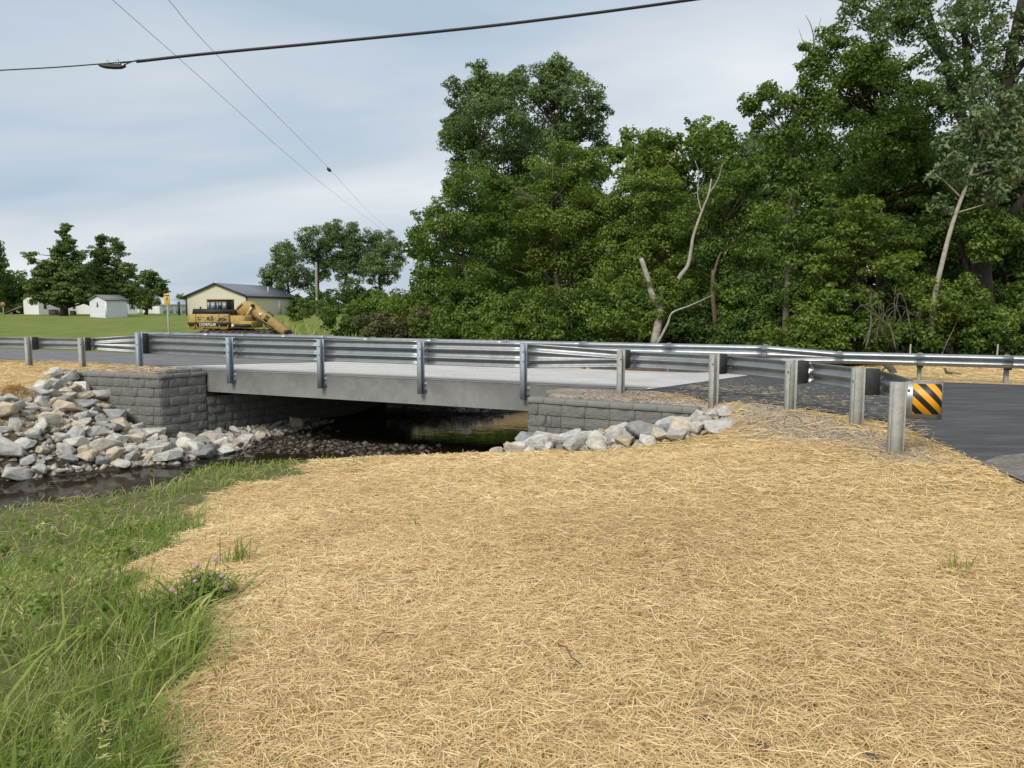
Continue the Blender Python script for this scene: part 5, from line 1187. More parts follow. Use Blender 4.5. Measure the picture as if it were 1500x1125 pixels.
# shrubs along the front of the woods
SH = [(512, 470, 22, 46, 'leaf_dark', 'small dark bush at the far left end of the woods edge'), (545, 455, 28, 45, 'leaf_ash', 'rounded green bush left of the ash at the woods edge'),
      (585, 455, 32, 44, 'leaf_light', 'light green bush under the broad ash tree'), (570, 485, 26, 40, 'vine', 'brownish vine tangle over the guardrail at the left end of the woods'), (620, 480, 28, 40, 'vine', 'dry vine covered bush below the broad ash tree'),
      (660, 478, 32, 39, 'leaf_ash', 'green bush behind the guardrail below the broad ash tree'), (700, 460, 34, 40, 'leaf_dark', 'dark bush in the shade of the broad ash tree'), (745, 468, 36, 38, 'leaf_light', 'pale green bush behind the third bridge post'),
      (790, 455, 38, 38, 'leaf_ash', 'tall green bush below the rounded ash tree'), (835, 470, 36, 37, 'leaf_dark', 'dark green bush left of the pale upright shrub'), (875, 452, 38, 37, 'leaf_light', 'pale upright shrub left of the vine ball snag'),
      (915, 475, 34, 36, 'leaf_light', 'low yellow green shrub at the foot of the broken snag'), (935, 440, 30, 38, 'leaf_ash', 'green shrub behind the broken snag'), (1010, 475, 32, 36.5, 'leaf_dark', 'dark shrub between the two broken snags'),
      (1000, 445, 30, 38, 'leaf_ash', 'green shrub behind the bleached curving branch'), (1075, 455, 36, 34, 'leaf_ash', 'green shrub right of the thin brown snag'), (1110, 480, 32, 32, 'leaf_dark', 'dark shrub left of the vine covered trunk'),
      (1120, 425, 36, 34, 'leaf_dark', 'dark tall shrub behind the vine covered trunk'), (1175, 475, 34, 28.5, 'leaf_light', 'light green shrub at the foot of the vine covered tree'), (1215, 455, 36, 29.5, 'leaf_ash', 'green shrub left of the bare vine tangle'),
      (1200, 490, 26, 27.5, 'leaf_light', 'small bright shrub right of the vine covered trunk'), (1265, 480, 30, 28, 'leaf_ash', 'green shrub behind the bare vine tangle'), (1310, 440, 38, 30, 'leaf_dark', 'dark shrub behind the bare vine tangle'),
      (1330, 485, 30, 27, 'leaf_ash', 'green shrub left of the foot of the sycamore'), (1400, 470, 38, 28, 'leaf_ash', 'green shrub right of the foot of the sycamore'), (1395, 440, 36, 26.8, 'leaf_light', 'light shrub in front of the big dark trunk'), (1455, 330, 30, 27, 'leaf_ash', 'green young tree in front of the upper part of the big dark trunk'),
      (1440, 490, 30, 26.5, 'leaf_dark', 'dark low shrub at the woods edge below the big trunk'), (1465, 440, 40, 29, 'leaf_ash', 'green shrub right of the big dark trunk'), (1490, 480, 34, 27, 'leaf_light', 'light green shrub at the right picture edge'),
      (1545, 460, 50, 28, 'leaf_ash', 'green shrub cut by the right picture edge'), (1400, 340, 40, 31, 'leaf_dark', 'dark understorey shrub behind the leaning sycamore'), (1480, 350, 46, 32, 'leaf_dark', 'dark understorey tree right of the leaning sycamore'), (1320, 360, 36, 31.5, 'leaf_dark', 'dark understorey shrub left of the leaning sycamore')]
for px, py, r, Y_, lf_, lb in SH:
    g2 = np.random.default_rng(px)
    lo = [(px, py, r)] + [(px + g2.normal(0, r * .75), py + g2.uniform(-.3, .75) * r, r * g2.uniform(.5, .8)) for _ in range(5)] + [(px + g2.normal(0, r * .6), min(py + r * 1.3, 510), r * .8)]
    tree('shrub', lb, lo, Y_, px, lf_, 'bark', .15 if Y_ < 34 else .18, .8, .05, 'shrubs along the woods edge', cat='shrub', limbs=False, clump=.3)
# tangle of bare vines
vine = empty('bare_vine_tangle', (*[(1290 - 750) / FPX * 26.2, 26.2], gz((1290 - 750) / FPX * 26.2, 26.2)), 'tangle of bare grey vines arching in front of the woods at the right', 'vine')
g2 = np.random.default_rng(8)
vs_ = [([(1268, 512, 0), (1276, 475, 0), (1275, 462, 0)], .035, .03), ([(1312, 512, 0), (1304, 480, 0), (1290, 468, 0), (1278, 458, 0), (1260, 445, 0)], .035, .012), ([(1264, 505, 0), (1275, 480, 0), (1283, 470, 0)], .018, .01)]
for k in range(14):
    x0 = g2.uniform(1270, 1335); h = g2.uniform(25, 70); dx = g2.uniform(-55, 60); y0 = g2.uniform(465, 505)
    vs_.append(([(x0, y0, 0), (x0 + dx * .3, y0 - h * .8, g2.normal(0, .3)), (x0 + dx * .7, y0 - h, g2.normal(0, .3)), (x0 + dx, y0 - h * .7, g2.normal(0, .3))], .012, .006))
limb_set(vine, vs_, 26.2, 'bark_grey', 'stem')

# ---- trees of the lawn and the far background
LT = 'trees beyond the lawn'
def cone_lobes(cx, top, bot, half, n, seed):
    g2 = np.random.default_rng(seed); out = [(cx, top + 6, 5)]
    for i in range(n):
        u = (i + 1) / n; y = top + (bot - top) * u ** .9; w = half * u ** .8
        for k in range(2 + int(4 * u)): out.append((cx + g2.uniform(-1, 1) * w * .92, y + g2.normal(0, 3), 4.5 + 6.5 * u))
    return out
tree('cypress_tree', 'tall pointed conifer left of the white shed on the lawn', cone_lobes(95, 326, 434, 42, 11, 1) + [(58, 385, 10), (50, 378, 7), (60, 415, 12)], 102, 96, 'leaf_cypress', 'bark', .36, 1.0, .45, 'pair of conifers on the lawn', clump_max=1.2, flat=.42, grow=1.45, cover=2.4)
tree('cypress_tree', 'broader conifer right behind the white shed on the lawn', cone_lobes(150, 346, 436, 44, 11, 2) + [(172, 358, 7), (170, 370, 10), (188, 395, 10), (195, 425, 12)], 108, 150, 'leaf_cypress', 'bark', .36, 1.0, .4, 'pair of conifers on the lawn', clump_max=1.2, flat=.42, grow=1.45, cover=2.4)
tree('shade_tree', 'small round tree right of the two lawn conifers', [(215, 410, 12), (205, 425, 14), (225, 420, 12), (235, 425, 7), (210, 440, 12), (228, 438, 10)], 125, 215, 'leaf_cypress', 'bark', .45, 1, .3, LT, clump_max=1.5, grow=1.2, cover=3.2)
tree('shade_tree', 'rounded hedge tree behind the white house at the left edge', [(22, 420, 22), (42, 420, 14), (10, 408, 14), (30, 440, 20), (48, 440, 10), (5, 435, 20)], 135, 25, 'leaf_ash', 'bark', .5, 1, .3, LT, clump_max=1.6, grow=1.2, cover=3.2)
tree('shade_tree', 'tree crown just reaching in at the left picture edge', [(-12, 380, 16), (-20, 365, 18), (-25, 400, 22), (-30, 425, 26)], 128, -18, 'leaf_cotton', 'bark', .5, 1, .3, LT, clump_max=1.6, grow=1.2, cover=3.2)
tree('shade_tree', 'low distant tree behind the long pale sheds', [(262, 443, 7), (270, 438, 8), (275, 445, 9), (255, 448, 6)], 190, 265, 'leaf_light', 'bark', .6, 1, .2, LT, clump_max=1.8)
GV = 'cottonwood grove behind the metal building'
for lb, lo, bx_ in (('leftmost tree of the grove, low and dark beside the metal building', [(392, 405, 12), (398, 395, 12), (405, 415, 14), (388, 418, 8), (410, 425, 10)], 402),
                    ('second tree of the grove from the left, beside the dark low one', [(412, 368, 14), (425, 375, 18), (408, 385, 14), (435, 390, 18), (425, 405, 16), (440, 415, 12)], 425),
                    ('middle tree of the grove behind the utility pole', [(455, 348, 14), (470, 345, 16), (460, 365, 20), (478, 370, 22), (468, 390, 18), (455, 410, 12)], 466),
                    ('tallest tree of the grove, right of the utility pole', [(490, 338, 12), (505, 342, 16), (520, 350, 16), (500, 362, 22), (522, 372, 22), (495, 385, 18), (520, 395, 18), (505, 410, 12)], 505),
                    ('rightmost full crown of the grove', [(545, 348, 14), (558, 352, 16), (570, 365, 16), (545, 370, 22), (570, 382, 18), (582, 380, 8), (552, 395, 20), (570, 402, 12), (560, 415, 10)], 556)):
    tree('cottonwood_tree', lb, lo, 138, bx_, 'leaf_cotton', 'bark', .36, .9, .3, GV, clump_max=1.15, grow=1.18, cover=1.9)
for lb, px, py, r in (('dark bush under the middle of the grove', 480, 442, 18), ('dark round bush under the right side of the grove', 525, 436, 22), ('dark low bush at the right foot of the grove', 555, 448, 18), ('dark low bush at the left foot of the grove', 445, 448, 14), ('dark bush between grove and woods', 590, 450, 20)):
    tree('shrub', lb, [(px, py, r), (px - r * .7, py + 6, r * .7), (px + r * .7, py + 6, r * .7), (px, py + r * .7, r * .7)], 132, px, 'leaf_dark', 'bark', .5, 1, .1, 'bushes under the grove', cat='shrub', limbs=False, clump_max=1.6, grow=1.25, cover=3)
tree('sapling', 'thin sapling with layered twigs right of the excavator boom', [(440, 448, 10), (430, 455, 8), (450, 455, 10), (440, 466, 8), (462, 446, 8), (428, 466, 5)], 62, 445, 'leaf_ash', 'bark', .22, .6, .05, 'saplings on the lawn edge', flat=.35, sparse=.9)
tree('sapling', 'narrow sapling right of the utility pole', [(486, 455, 6), (482, 468, 7), (490, 465, 5), (485, 480, 7)], 58, 485, 'leaf_ash', 'bark', .22, .7, .04, 'saplings on the lawn edge')
# rough weeds behind the far guardrail
x = g.uniform(-24, 3, 9000); y = g.uniform(27, 62, 9000); s__, t__ = to_st(x, y); ok = (t__ > 9) & (x > -.40 * y + 2) & (x < -.17 * y + 2) & ~inside(x, y, VALLEY); x, y = x[ok], y[ok]; m = len(x)
tag(blades('weeds', x, y, g.uniform(.3, .9, m), g.uniform(.03, .06, m), np.abs(g.normal(.4, .2, m)), np.clip(g.normal(.72, .16, m), 0, 1), None, 36), 'rough tall weeds between the excavator and the woods', kind='stuff')

# ------------------------------------------------------------------ utility pole, wires, cable
pz = gz((466 - 750) / FPX * 92, 92); pole = empty('utility_pole', ((466 - 750) / FPX * 92, 92, pz), 'slim grey wooden utility pole in front of the tree grove', 'pole')
ztop = atY(466, 384, 92)[2]; q = MB(); q.tube([(0, 0, -.5), (0, 0, ztop - pz)], [.17, .12], 10); q.build('shaft', M['pole'], pole, True)
q = MB(); q.tube([(0, -.02, ztop - pz - .02), (0, -.02, ztop - pz + .14)], .03, 6); q.build('insulator', M['glass'], pole)
q = MB(); q.box(-.1, .1, -.24, -.15, 1.6, 2.2); q.build('meter_box', M['galv_post'], pole)
def wire(name, pts, r, mat_, label, sag=0, cat='wire', n=40):
    P = catmull(np.array(pts, float), max(4, n // (len(pts) - 1))); q = MB(); o_ = P[0].copy(); q.tube((P - o_).tolist(), r, 6); w = q.build(name, M[mat_], None, True); w.location = o_; return tag(w, label, cat)
def far_line(pairs): return [atY(px, py, Y) for px, py, Y in pairs]
wire('overhead_wire', far_line([(60, -90, 14), (165, 0, 17.5), (258, 82, 23), (458, 258, 44), (545, 325, 75), (602, 368, 150)]), .0065, 'wire', 'left of the two thin wires running from the top edge down behind the woods')
wire('overhead_wire', far_line([(165, -90, 14), (247, 0, 17.5), (325, 88, 23), (482, 247, 44), (553, 322, 75), (602, 362, 150)]), .0065, 'wire', 'right of the two thin wires running from the top edge down behind the woods')
bw = atY(482, 248, 44)
bird = empty('wire_clamp', bw, 'small dark lump clamped to the right thin wire', 'clamp'); q = MB(); q.tube([(-.10, 0, .10), (-.05, 0, .02), (.04, 0, -.06), (.12, 0, -.12)], [.03, .09, .085, .03], 7); q.build('body', M['cable'], bird, True); q = MB(); q.tube([(-.02, 0, -.03), (-.01, 0, -.12)], [.05, .03], 6); q.build('weight', M['cable'], bird, True)
YC = 13.0
wire('overhead_cable', far_line([(-160, 112, YC), (0, 103, YC), (90, 98, YC), (205, 89, YC)]), .010, 'cable', 'thinner black overhead cable left of the splice case')
wire('overhead_cable', far_line([(200, 90.2, YC), (300, 79, YC), (500, 60, YC), (700, 40, YC), (860, 20.5, YC), (1000, 1.5, YC), (1180, -24, YC)]), .024, 'cable', 'thick black overhead cable crossing the top of the sky')
so = np.array(atY(167, 95.5, YC)); sp_ = empty('splice_case', so, 'black cable splice case hanging under the overhead cable', 'cable splice')
def spx(*pp): return [tuple(np.array(atY(a, b, YC)) - so) for a, b in pp]
q = MB(); q.tube(spx((145, 95.6), (149, 96.2), (156, 97.6), (168, 98.4), (178, 98.2), (184, 96.8)), [.015, .03, .034, .034, .032, .02], 10); q.build('case', M['cable'], sp_, True)
q = MB(); q.tube(spx((146, 93.8), (158, 95.2), (172, 95.4), (183, 95)), [.012, .02, .022, .014], 8); q.build('upper_tube', M['cable'], sp_, True)
for a in (157, 172): q = MB(); q.tube(spx((a, 88.5 - (a - 157) * .08), (a + .5, 92), (a + 1, 96)), [.018, .012, .018], 6); q.build('hanger', M['galv'], sp_)
q = MB(); q.tube(spx((182, 95), (188, 92.5), (198, 88.8), (206, 87.6)), .009, 6); q.build('tail_cable', M['cable'], sp_, True)
q = MB(); q.tube(spx((176, 93), (186, 91.6), (198, 88.6)), .006, 6); q.build('tail_cable', M['cable'], sp_, True)
q = MB(); q.tube(spx((179, 95.5), (182, 95.2)), .024, 8); q.build('end_cap', M['white_trim'], sp_)

# ------------------------------------------------------------------ text
def text_mesh(body, name, mat_, parent, loc, rot, width, height, thick=.004):
    cu = bpy.data.curves.new(name, 'FONT'); cu.body = body; cu.align_x = 'CENTER'; cu.align_y = 'CENTER'; cu.extrude = .02; cu.offset = .012
    o = bpy.data.objects.new(name, cu); COL.objects.link(o); dg = bpy.context.evaluated_depsgraph_get(); me = bpy.data.meshes.new_from_object(o.evaluated_get(dg)); bpy.data.objects.remove(o)
    co_ = np.array([v.co[:] for v in me.vertices]); w = np.ptp(co_[:, 0]); h = np.ptp(co_[:, 1]); c = (co_.max(0) + co_.min(0)) / 2; co_ = (co_ - c) * np.array([width / w, height / h, thick / .04]); me.vertices.foreach_set('co', co_.astype(np.float32).ravel()); me.update()
    me.materials.clear(); me.materials.append(mat_); q = bpy.data.objects.new(name, me); COL.objects.link(q); q.parent = parent; q.location = loc; q.rotation_euler = rot; return q

# ------------------------------------------------------------------ warning sign
sx_, sy_ = (248 - 750) / FPX * 34, 34.0; sz_ = gz(sx_, sy_)
sg = empty('warning_sign', (sx_, sy_, sz_), 'small faded yellow sign with a walking figure on a grey post', 'sign'); zc = atY(248, 439, 34)[2] - sz_
q = MB(); q.box(-.03, .03, -.02, .02, -.4, zc + .22); q.build('post', M['galv_post'], sg)
hw, hh = .128, .262
q = MB(); q.box(-hw, hw, -.03, -.022, zc - hh, zc + hh); bevel_obj(q.build('panel', M['sign_yellow'], sg), .003)
q = MB(); q.box(-hw * .78, hw * .78, -.0325, -.0305, zc + .155, zc + .215); q.build('header_band', M['sign_band'], sg)
fz = zc + .02; q = MB()
def fig(a, b, w): 
    (x0, z0), (x1, z1) = a, b; d = unit([x1 - x0, z1 - z0]); n_ = np.array([-d[1], d[0]]) * w / 2
    q.prism([(x0 + n_[0], -.0305, fz + z0 + n_[1]), (x1 + n_[0], -.0305, fz + z1 + n_[1]), (x1 - n_[0], -.0305, fz + z1 - n_[1]), (x0 - n_[0], -.0305, fz + z0 - n_[1])], (0, -.003, 0))
fig((0, .02), (.005, .08), .035); fig((0, .03), (-.035, -.06), .018); fig((.0, .03), (.04, -.065), .018); fig((.0, .07), (-.04, .02), .013); fig((.01, .07), (.042, .03), .013)
q.prism([(.008 + .017 * math.cos(a), -.0305, fz + .108 + .017 * math.sin(a)) for a in np.linspace(0, 2 * math.pi, 10, endpoint=False)], (0, -.003, 0)); q.build('walking_figure', M['black_print'], sg)

# ------------------------------------------------------------------ excavator
EY = 42.0; ES = EY / FPX
def ex_(px): return (px - 330) * ES
ex0 = ((330 - 750) * ES, EY); ezg = gz(ex0[0], EY + .5); eo = (ex0[0], ex0[1], ezg)
def ez_(py): return atY(330, py, EY)[2] - ezg
exc = empty('excavator', eo, 'old worn yellow crawler excavator parked on the lawn behind the guardrail', 'excavator', rz=math.radians(-4))
def ebox(x0, x1, y0, y1, z0, z1, name, m, bev=.03, parent=None):
    q = MB(); q.box(x0, x1, y0, y1, z0, z1); q = q.build(name, M[m], parent or exc); 
    if bev: bevel_obj(q, bev)
    return q
bx0, bx1 = ex_(275), ex_(338)
body = ebox(bx0, bx1, 0, 2.6, ez_(482.5), ez_(460), 'house', 'cat_yellow', .06)
ebox(bx1 + .005, ex_(361), .02, 2.55, ez_(481), ez_(462.5), 'front_house', 'cat_yellow', .05)
ebox(ex_(352), ex_(371), -.01, .9, ez_(480), ez_(470.5), 'side_box', 'cat_yellow', .04)
ebox(bx0 - .01, ex_(340), -.014, .3, ez_(478), ez_(472.2), 'stripe', 'cat_black', 0)
ebox(ex_(341), ex_(370), -.024, .3, ez_(479.2), ez_(474.8), 'stripe', 'cat_black', 0)
ebox(ex_(340.6), ex_(344.4), -.028, .2, ez_(478.8), ez_(475.2), 'label_plate', 'white_print', 0)
for px in (287, 322, 337): ebox(ex_(px) - .012, ex_(px) + .012, -.022, .1, ez_(482), ez_(460.5), 'seam', 'track', 0)
for a in ((276, 286), (288, 300), (323, 336)):
    q = MB(); q.tube([(ex_(a[0]), -.05, ez_(476)), (ex_(a[0] + 1), -.07, ez_(481)), (ex_((a[0] + a[1]) / 2), -.08, ez_(482.5)), (ex_(a[1] - 1), -.07, ez_(480.5)), (ex_(a[1]), -.05, ez_(476))], .025, 6); q.build('step_rail', M['cat_yellow'], exc, True)
q = MB(); q.prism([(ex_(280.5), .1, ez_(460.2)), (ex_(339), .1, ez_(460.2)), (ex_(337.5), .1, ez_(454)), (ex_(282), .1, ez_(452.3))], (0, 2.2, 0)); q.build('engine_hood', M['cat_black'], exc)
q = MB(); q.tube([(ex_(290), 1.2, ez_(454)), (ex_(290), 1.2, ez_(449))], .05, 8); q.build('exhaust', M['cat_black'], exc)
cab = ebox(ex_(299.5), ex_(331), 1.3, 2.3, ez_(458), ez_(440), 'cab', 'cat_black', .04)
ebox(ex_(299), ex_(332), 1.25, 2.35, ez_(440) + .002, ez_(437.5), 'cab_roof', 'cat_yellow', .05, exc)
for a, b in ((301, 304), (306, 312.5), (315.5, 317.5), (324, 330)):
    q = MB(); q.box(ex_(a), ex_(b), 1.288, 1.31, ez_(453), ez_(442.5)); q.build('window', M['cab_glass'], cab)
q = MB(); q.box(ex_(318.8), ex_(322), 1.289, 1.31, ez_(452.5), ez_(443)); w_ = q.build('window', M['cab_glass'], cab)
q = MB(); q.tube([(ex_(321), 1.27, ez_(452)), (ex_(320.3), 1.27, ez_(446.5))], [.05, .04], 7); q.build('seat', M['cat_black'], cab, True)
bo_px = [(339.8, 460), (346.6, 448.7), (354.6, 442.5), (361.4, 440.8), (367, 441.3), (378.4, 449.3), (401, 466.3), (422.6, 483.9), (424.5, 490), (417, 492.5), (401, 482.5), (384, 472.5), (369.3, 462.0), (364.8, 460.6), (358, 461), (350, 465)]
q = MB(); q.prism([(ex_(a), .95, ez_(b)) for a, b in bo_px][::-1], (0, .55, 0)); boom = bevel_obj(q.build('boom', M['cat_yellow'], exc), .03)
q = MB(); q.prism([(ex_(a), .944, ez_(b)) for a, b in ((367, 460.9), (370, 460.4), (402, 480.8), (402, 483.2), (384, 472.8))], (0, .56, 0)); q.build('boom_underside', M['track'], exc)
q = MB(); q.tube([(ex_(361), .86, ez_(465)), (ex_(366.5), .86, ez_(456))], .085, 10); q.build('cylinder', M['cat_yellow'], exc, True)
q = MB(); q.tube([(ex_(366), .86, ez_(456.8)), (ex_(371.6), .86, ez_(447.6))], .045, 8); q.build('piston_rod', M['white_trim'], exc, True)
q = MB(); q.tube([(ex_(371.6), .8, ez_(447.6)), (ex_(371.6), 1.6, ez_(447.6))], .09, 10); q.build('pin', M['cat_black'], exc, True)
q = MB(); q.tube([(ex_(390), 1.2, ez_(458.0)), (ex_(393), 1.2, ez_(457.0)), (ex_(398), 1.2, ez_(461.5)), (ex_(399), 1.2, ez_(464.5))], .03, 6); q.build('hose', M['cat_black'], exc, True)
q = MB(); q.prism([(ex_(346), .93, ez_(453)), (ex_(355), .93, ez_(444.5)), (ex_(356), .93, ez_(445.5)), (ex_(347), .93, ez_(454))], (0, -.02, 0)); q.build('hose', M['track'], exc)
q = MB(); q.box(ex_(388), ex_(402), 1.0, 1.45, ez_(484), ez_(475), Matrix.Identity(4)); 
q = MB(); q.tube([(ex_(388), .98, ez_(474.5)), (ex_(389), .98, ez_(478)), (ex_(397), .98, ez_(482.5)), (ex_(401), .98, ez_(482.0))], .035, 6); q.build('hose', M['cat_black'], exc, True)
q = MB(); q.tube([(ex_(421), .9, ez_(487)), (ex_(421), 1.55, ez_(487))], .13, 10); q.build('pin', M['cat_black'], exc, True)
# stick and bucket folded back below the boom, out of sight behind the rail
q = MB(); q.prism([(ex_(a), 1.0, z) for a, z in ((428, ez_(485)), (428, ez_(489)), (385, .55), (378, .35), (385, .2), (420, ez_(494)))], (0, .42, 0)); q.build('stick', M['cat_yellow'], exc)
q = MB(); q.prism([(ex_(372) + dx, .85, z) for dx, z in ((0, .55), (.35, .6), (.6, .3), (.45, .0), (-.05, -.03), (-.35, .1), (-.2, .3))], (0, .75, 0)); q.build('bucket', M['track'], exc)
txt = text_mesh('CATERPILLAR', 'lettering', M['white_print'], exc, (ex_(304.8), -.02, ez_(475.4)), (math.pi / 2, 0, 0), 25.5 * ES, 4.0 * ES, .008)
q = MB(); q.box(-.12, .12, -.004, .0, -.17, .17); q = q.build('badge', M['cat_black'], exc); q.location = (ex_(391.3), .946, ez_(467)); q.rotation_euler = (0, math.radians(38), 0)
q = text_mesh('CAT', 'badge_lettering', M['cat_yellow'], exc, (ex_(391.3), .94, ez_(467)), (math.pi / 2, math.radians(38), 0), .21, .13, .006)
q.rotation_euler = (Matrix.Rotation(math.radians(38), 3, 'Y') @ Matrix.Rotation(math.pi / 2, 3, 'X')).to_euler()
q = MB(); star = []
for k in range(10):
    a = k / 10 * 2 * math.pi + .3; r_ = (.14 if k % 2 else .07) * (1 + .25 * math.sin(k * 2.1)); star.append((ex_(382.5) + r_ * math.cos(a), .948, ez_(461.0) + r_ * math.sin(a)))
q.prism(star, (0, -.006, 0)); q.build('paint_splash', M['white_print'], exc)
# rusty stains on the engine door are real scratches: dark flakes
g2 = np.random.default_rng(4); q = MB()
for k in range(46):
    cx_, cz_ = ex_(g2.uniform(290, 334)), ez_(g2.uniform(463.5, 470.5)); w_, h_ = g2.uniform(.02, .12), g2.uniform(.015, .05); q.prism([(cx_ - w_, 0, cz_), (cx_, 0, cz_ - h_), (cx_ + w_, 0, cz_ + .01), (cx_ + w_ * .2, 0, cz_ + h_)], (0, -.004, 0))
s_ = q.build('paint_chips', M['track'], exc); s_['kind'] = 'stuff'
for ch in exc.children:
    nm_c = ch.name.split('.')[0]
    if nm_c in ('boom', 'boom_underside', 'cylinder', 'piston_rod', 'pin', 'hose', 'stick', 'bucket', 'badge', 'badge_lettering', 'paint_splash'): ch.location.x -= .31
    elif nm_c in ('cab', 'cab_roof'): ch.location.x -= .45
    elif nm_c == 'exhaust': ch.location.x -= .4
# tracks, slewed against the house
def track(y0, name='track'):
    L, H, Wd = 4.3, .98, .62; m = MB(); prof = []
    for a in np.linspace(math.pi / 2, 3 * math.pi / 2, 9): prof.append((-L / 2 + .45 + .49 * math.cos(a), .49 + .49 * math.sin(a)))
    for a in np.linspace(-math.pi / 2, math.pi / 2, 9): prof.append((L / 2 - .45 + .49 * math.cos(a), .49 + .49 * math.sin(a)))
    m.prism([(x_, y0, z_) for x_, z_ in prof], (0, Wd, 0)); t = m.build(name, M['track'], exc)
    t.rotation_euler = (0, 0, math.radians(14)); t.location = (ex_(335), 1.3, 0)
    n = 30; pr = np.array(prof + [prof[0]]); dl = np.r_[0, np.cumsum(np.linalg.norm(np.diff(pr, axis=0), axis=1))]
    for k in range(n):
        u = dl[-1] * k / n; x_, z_ = np.interp(u, dl, pr[:, 0]), np.interp(u, dl, pr[:, 1]); x2, z2 = np.interp(u + .01, dl, pr[:, 0]), np.interp(u + .01, dl, pr[:, 1]); a = math.atan2(z2 - z_, x2 - x_)
        q = MB(); q.box(-.06, .06, y0 - .04, y0 + Wd + .04, -.03, .035); q = q.build('track_shoe', M['track'], t); q.location = (x_, 0, z_); q.rotation_euler = (0, -a, 0)
    return t
track(-1.35); track(.75)
ebox(ex_(312), ex_(352), .5, 2.1, .75, ez_(482.7) - .002, 'turntable', 'cat_black', 0)

# ------------------------------------------------------------------ buildings across the lawn
def siding(name, col, scale, vertical=True, rough=.6):
    m = mat(name, col, rough); t, b = nodes(m); co = t.nodes.new('ShaderNodeTexCoord').outputs['Object']
    w = t.nodes.new('ShaderNodeTexWave'); w.bands_direction = 'X' if vertical else 'Z'; w.inputs['Scale'].default_value = scale; t.links.new(co, w.inputs['Vector'])
    bp = t.nodes.new('ShaderNodeBump'); bp.inputs['Strength'].default_value = .5; bp.inputs['Distance'].default_value = .03; t.links.new(w.outputs['Fac'], bp.inputs['Height']); t.links.new(bp.outputs[0], b.inputs['Normal']); return m
M['tan_siding'] = siding('ribbed tan siding', (.68, .63, .50), 1.2); M['white_siding'] = siding('white lap siding', (.82, .82, .81), 2.0, False); M['shed_siding'] = siding('pale lap siding', (.70, .715, .77), 2.2, False)
def gable(name, label, A, Bc, Cc, eave, ridge, mats, over=.25, group=None, cat='building', trim=None, z0=None):
    """A, Bc: ends of the gable wall seen from here (left, right); Cc: far end of the right long wall"""
    A, Bc, Cc = map(np.array, (A, Bc, Cc)); Dd = A + (Cc - Bc); z = z0 if z0 is not None else min(gz(*A), gz(*Bc)) ; root = empty(name, (Bc[0], Bc[1], z), label, cat, group); o = np.array([Bc[0], Bc[1]])
    f = lambda p, h: (p[0] - o[0], p[1] - o[1], h)
    mid0, mid1 = (A + Bc) / 2, (Dd + Cc) / 2
    q = MB(); q.add([f(A, -.5), f(Bc, -.5), f(Bc, eave), f(mid0, ridge), f(A, eave)], [(0, 1, 2, 3, 4)]); q.build('gable_wall', mats[0], root)
    q = MB(); q.add([f(Bc, -.5), f(Cc, -.5), f(Cc, eave), f(Bc, eave)], [(0, 1, 2, 3)]); q.build('side_wall', mats[0], root)
    q = MB(); q.add([f(Cc, -.5), f(Dd, -.5), f(Dd, eave), f(mid1, ridge), f(Cc, eave)], [(0, 1, 2, 3, 4)]); q.build('gable_wall', mats[0], root)
    q = MB(); q.add([f(Dd, -.5), f(A, -.5), f(A, eave), f(Dd, eave)], [(0, 1, 2, 3)]); q.build('side_wall', mats[0], root)
    ax = unit(Cc - Bc); cr = unit(Bc - A); sl = (ridge - eave) / (np.linalg.norm(Bc - A) / 2); r = root
    for sgn, e0, e1 in ((1, Bc, Cc), (-1, A, Dd)):
        lo0, lo1 = e0 - ax * over + cr * sgn * over, e1 + ax * over + cr * sgn * over; hi0, hi1 = mid0 - ax * over, mid1 + ax * over
        q = MB(); q.prism([f(lo0, eave - sl * over + .02), f(lo1, eave - sl * over + .02), f(hi1, ridge + .02), f(hi0, ridge + .02)], (0, 0, .12)); q.build('roof_slope', mats[1], root)
        if trim:
            q = MB(); q.prism([f(lo0 - ax * .03, eave - sl * over - .12), f(hi0 - ax * .03, ridge - .12), f(hi0 - ax * .03, ridge + .16), f(lo0 - ax * .03, eave - sl * over + .16)], tuple(np.append(ax * .026, 0))); q.build('rake_trim', trim, root)
            q = MB(); q.prism([f(lo0 + cr * sgn * .03, eave - sl * over - .14), f(lo1 + cr * sgn * .03, eave - sl * over - .14), f(lo1 + cr * sgn * .03, eave - sl * over + .15), f(lo0 + cr * sgn * .03, eave - sl * over + .15)], tuple(np.append(-cr * sgn * .026, 0))); q.build('eave_trim', trim, root)
    if trim:
        for p in (A, Bc, Cc):
            d_ = unit(p - (A + Cc) / 2); q = MB(); c_ = p + d_ * .02; q.box(c_[0] - o[0] - .1, c_[0] - o[0] + .1, c_[1] - o[1] - .1, c_[1] - o[1] + .1, -.3, eave - .05); q.build('corner_trim', trim, root)
    root['kind'] = 'thing'; return root, f, (A, Bc, Cc, Dd), (ax, cr)
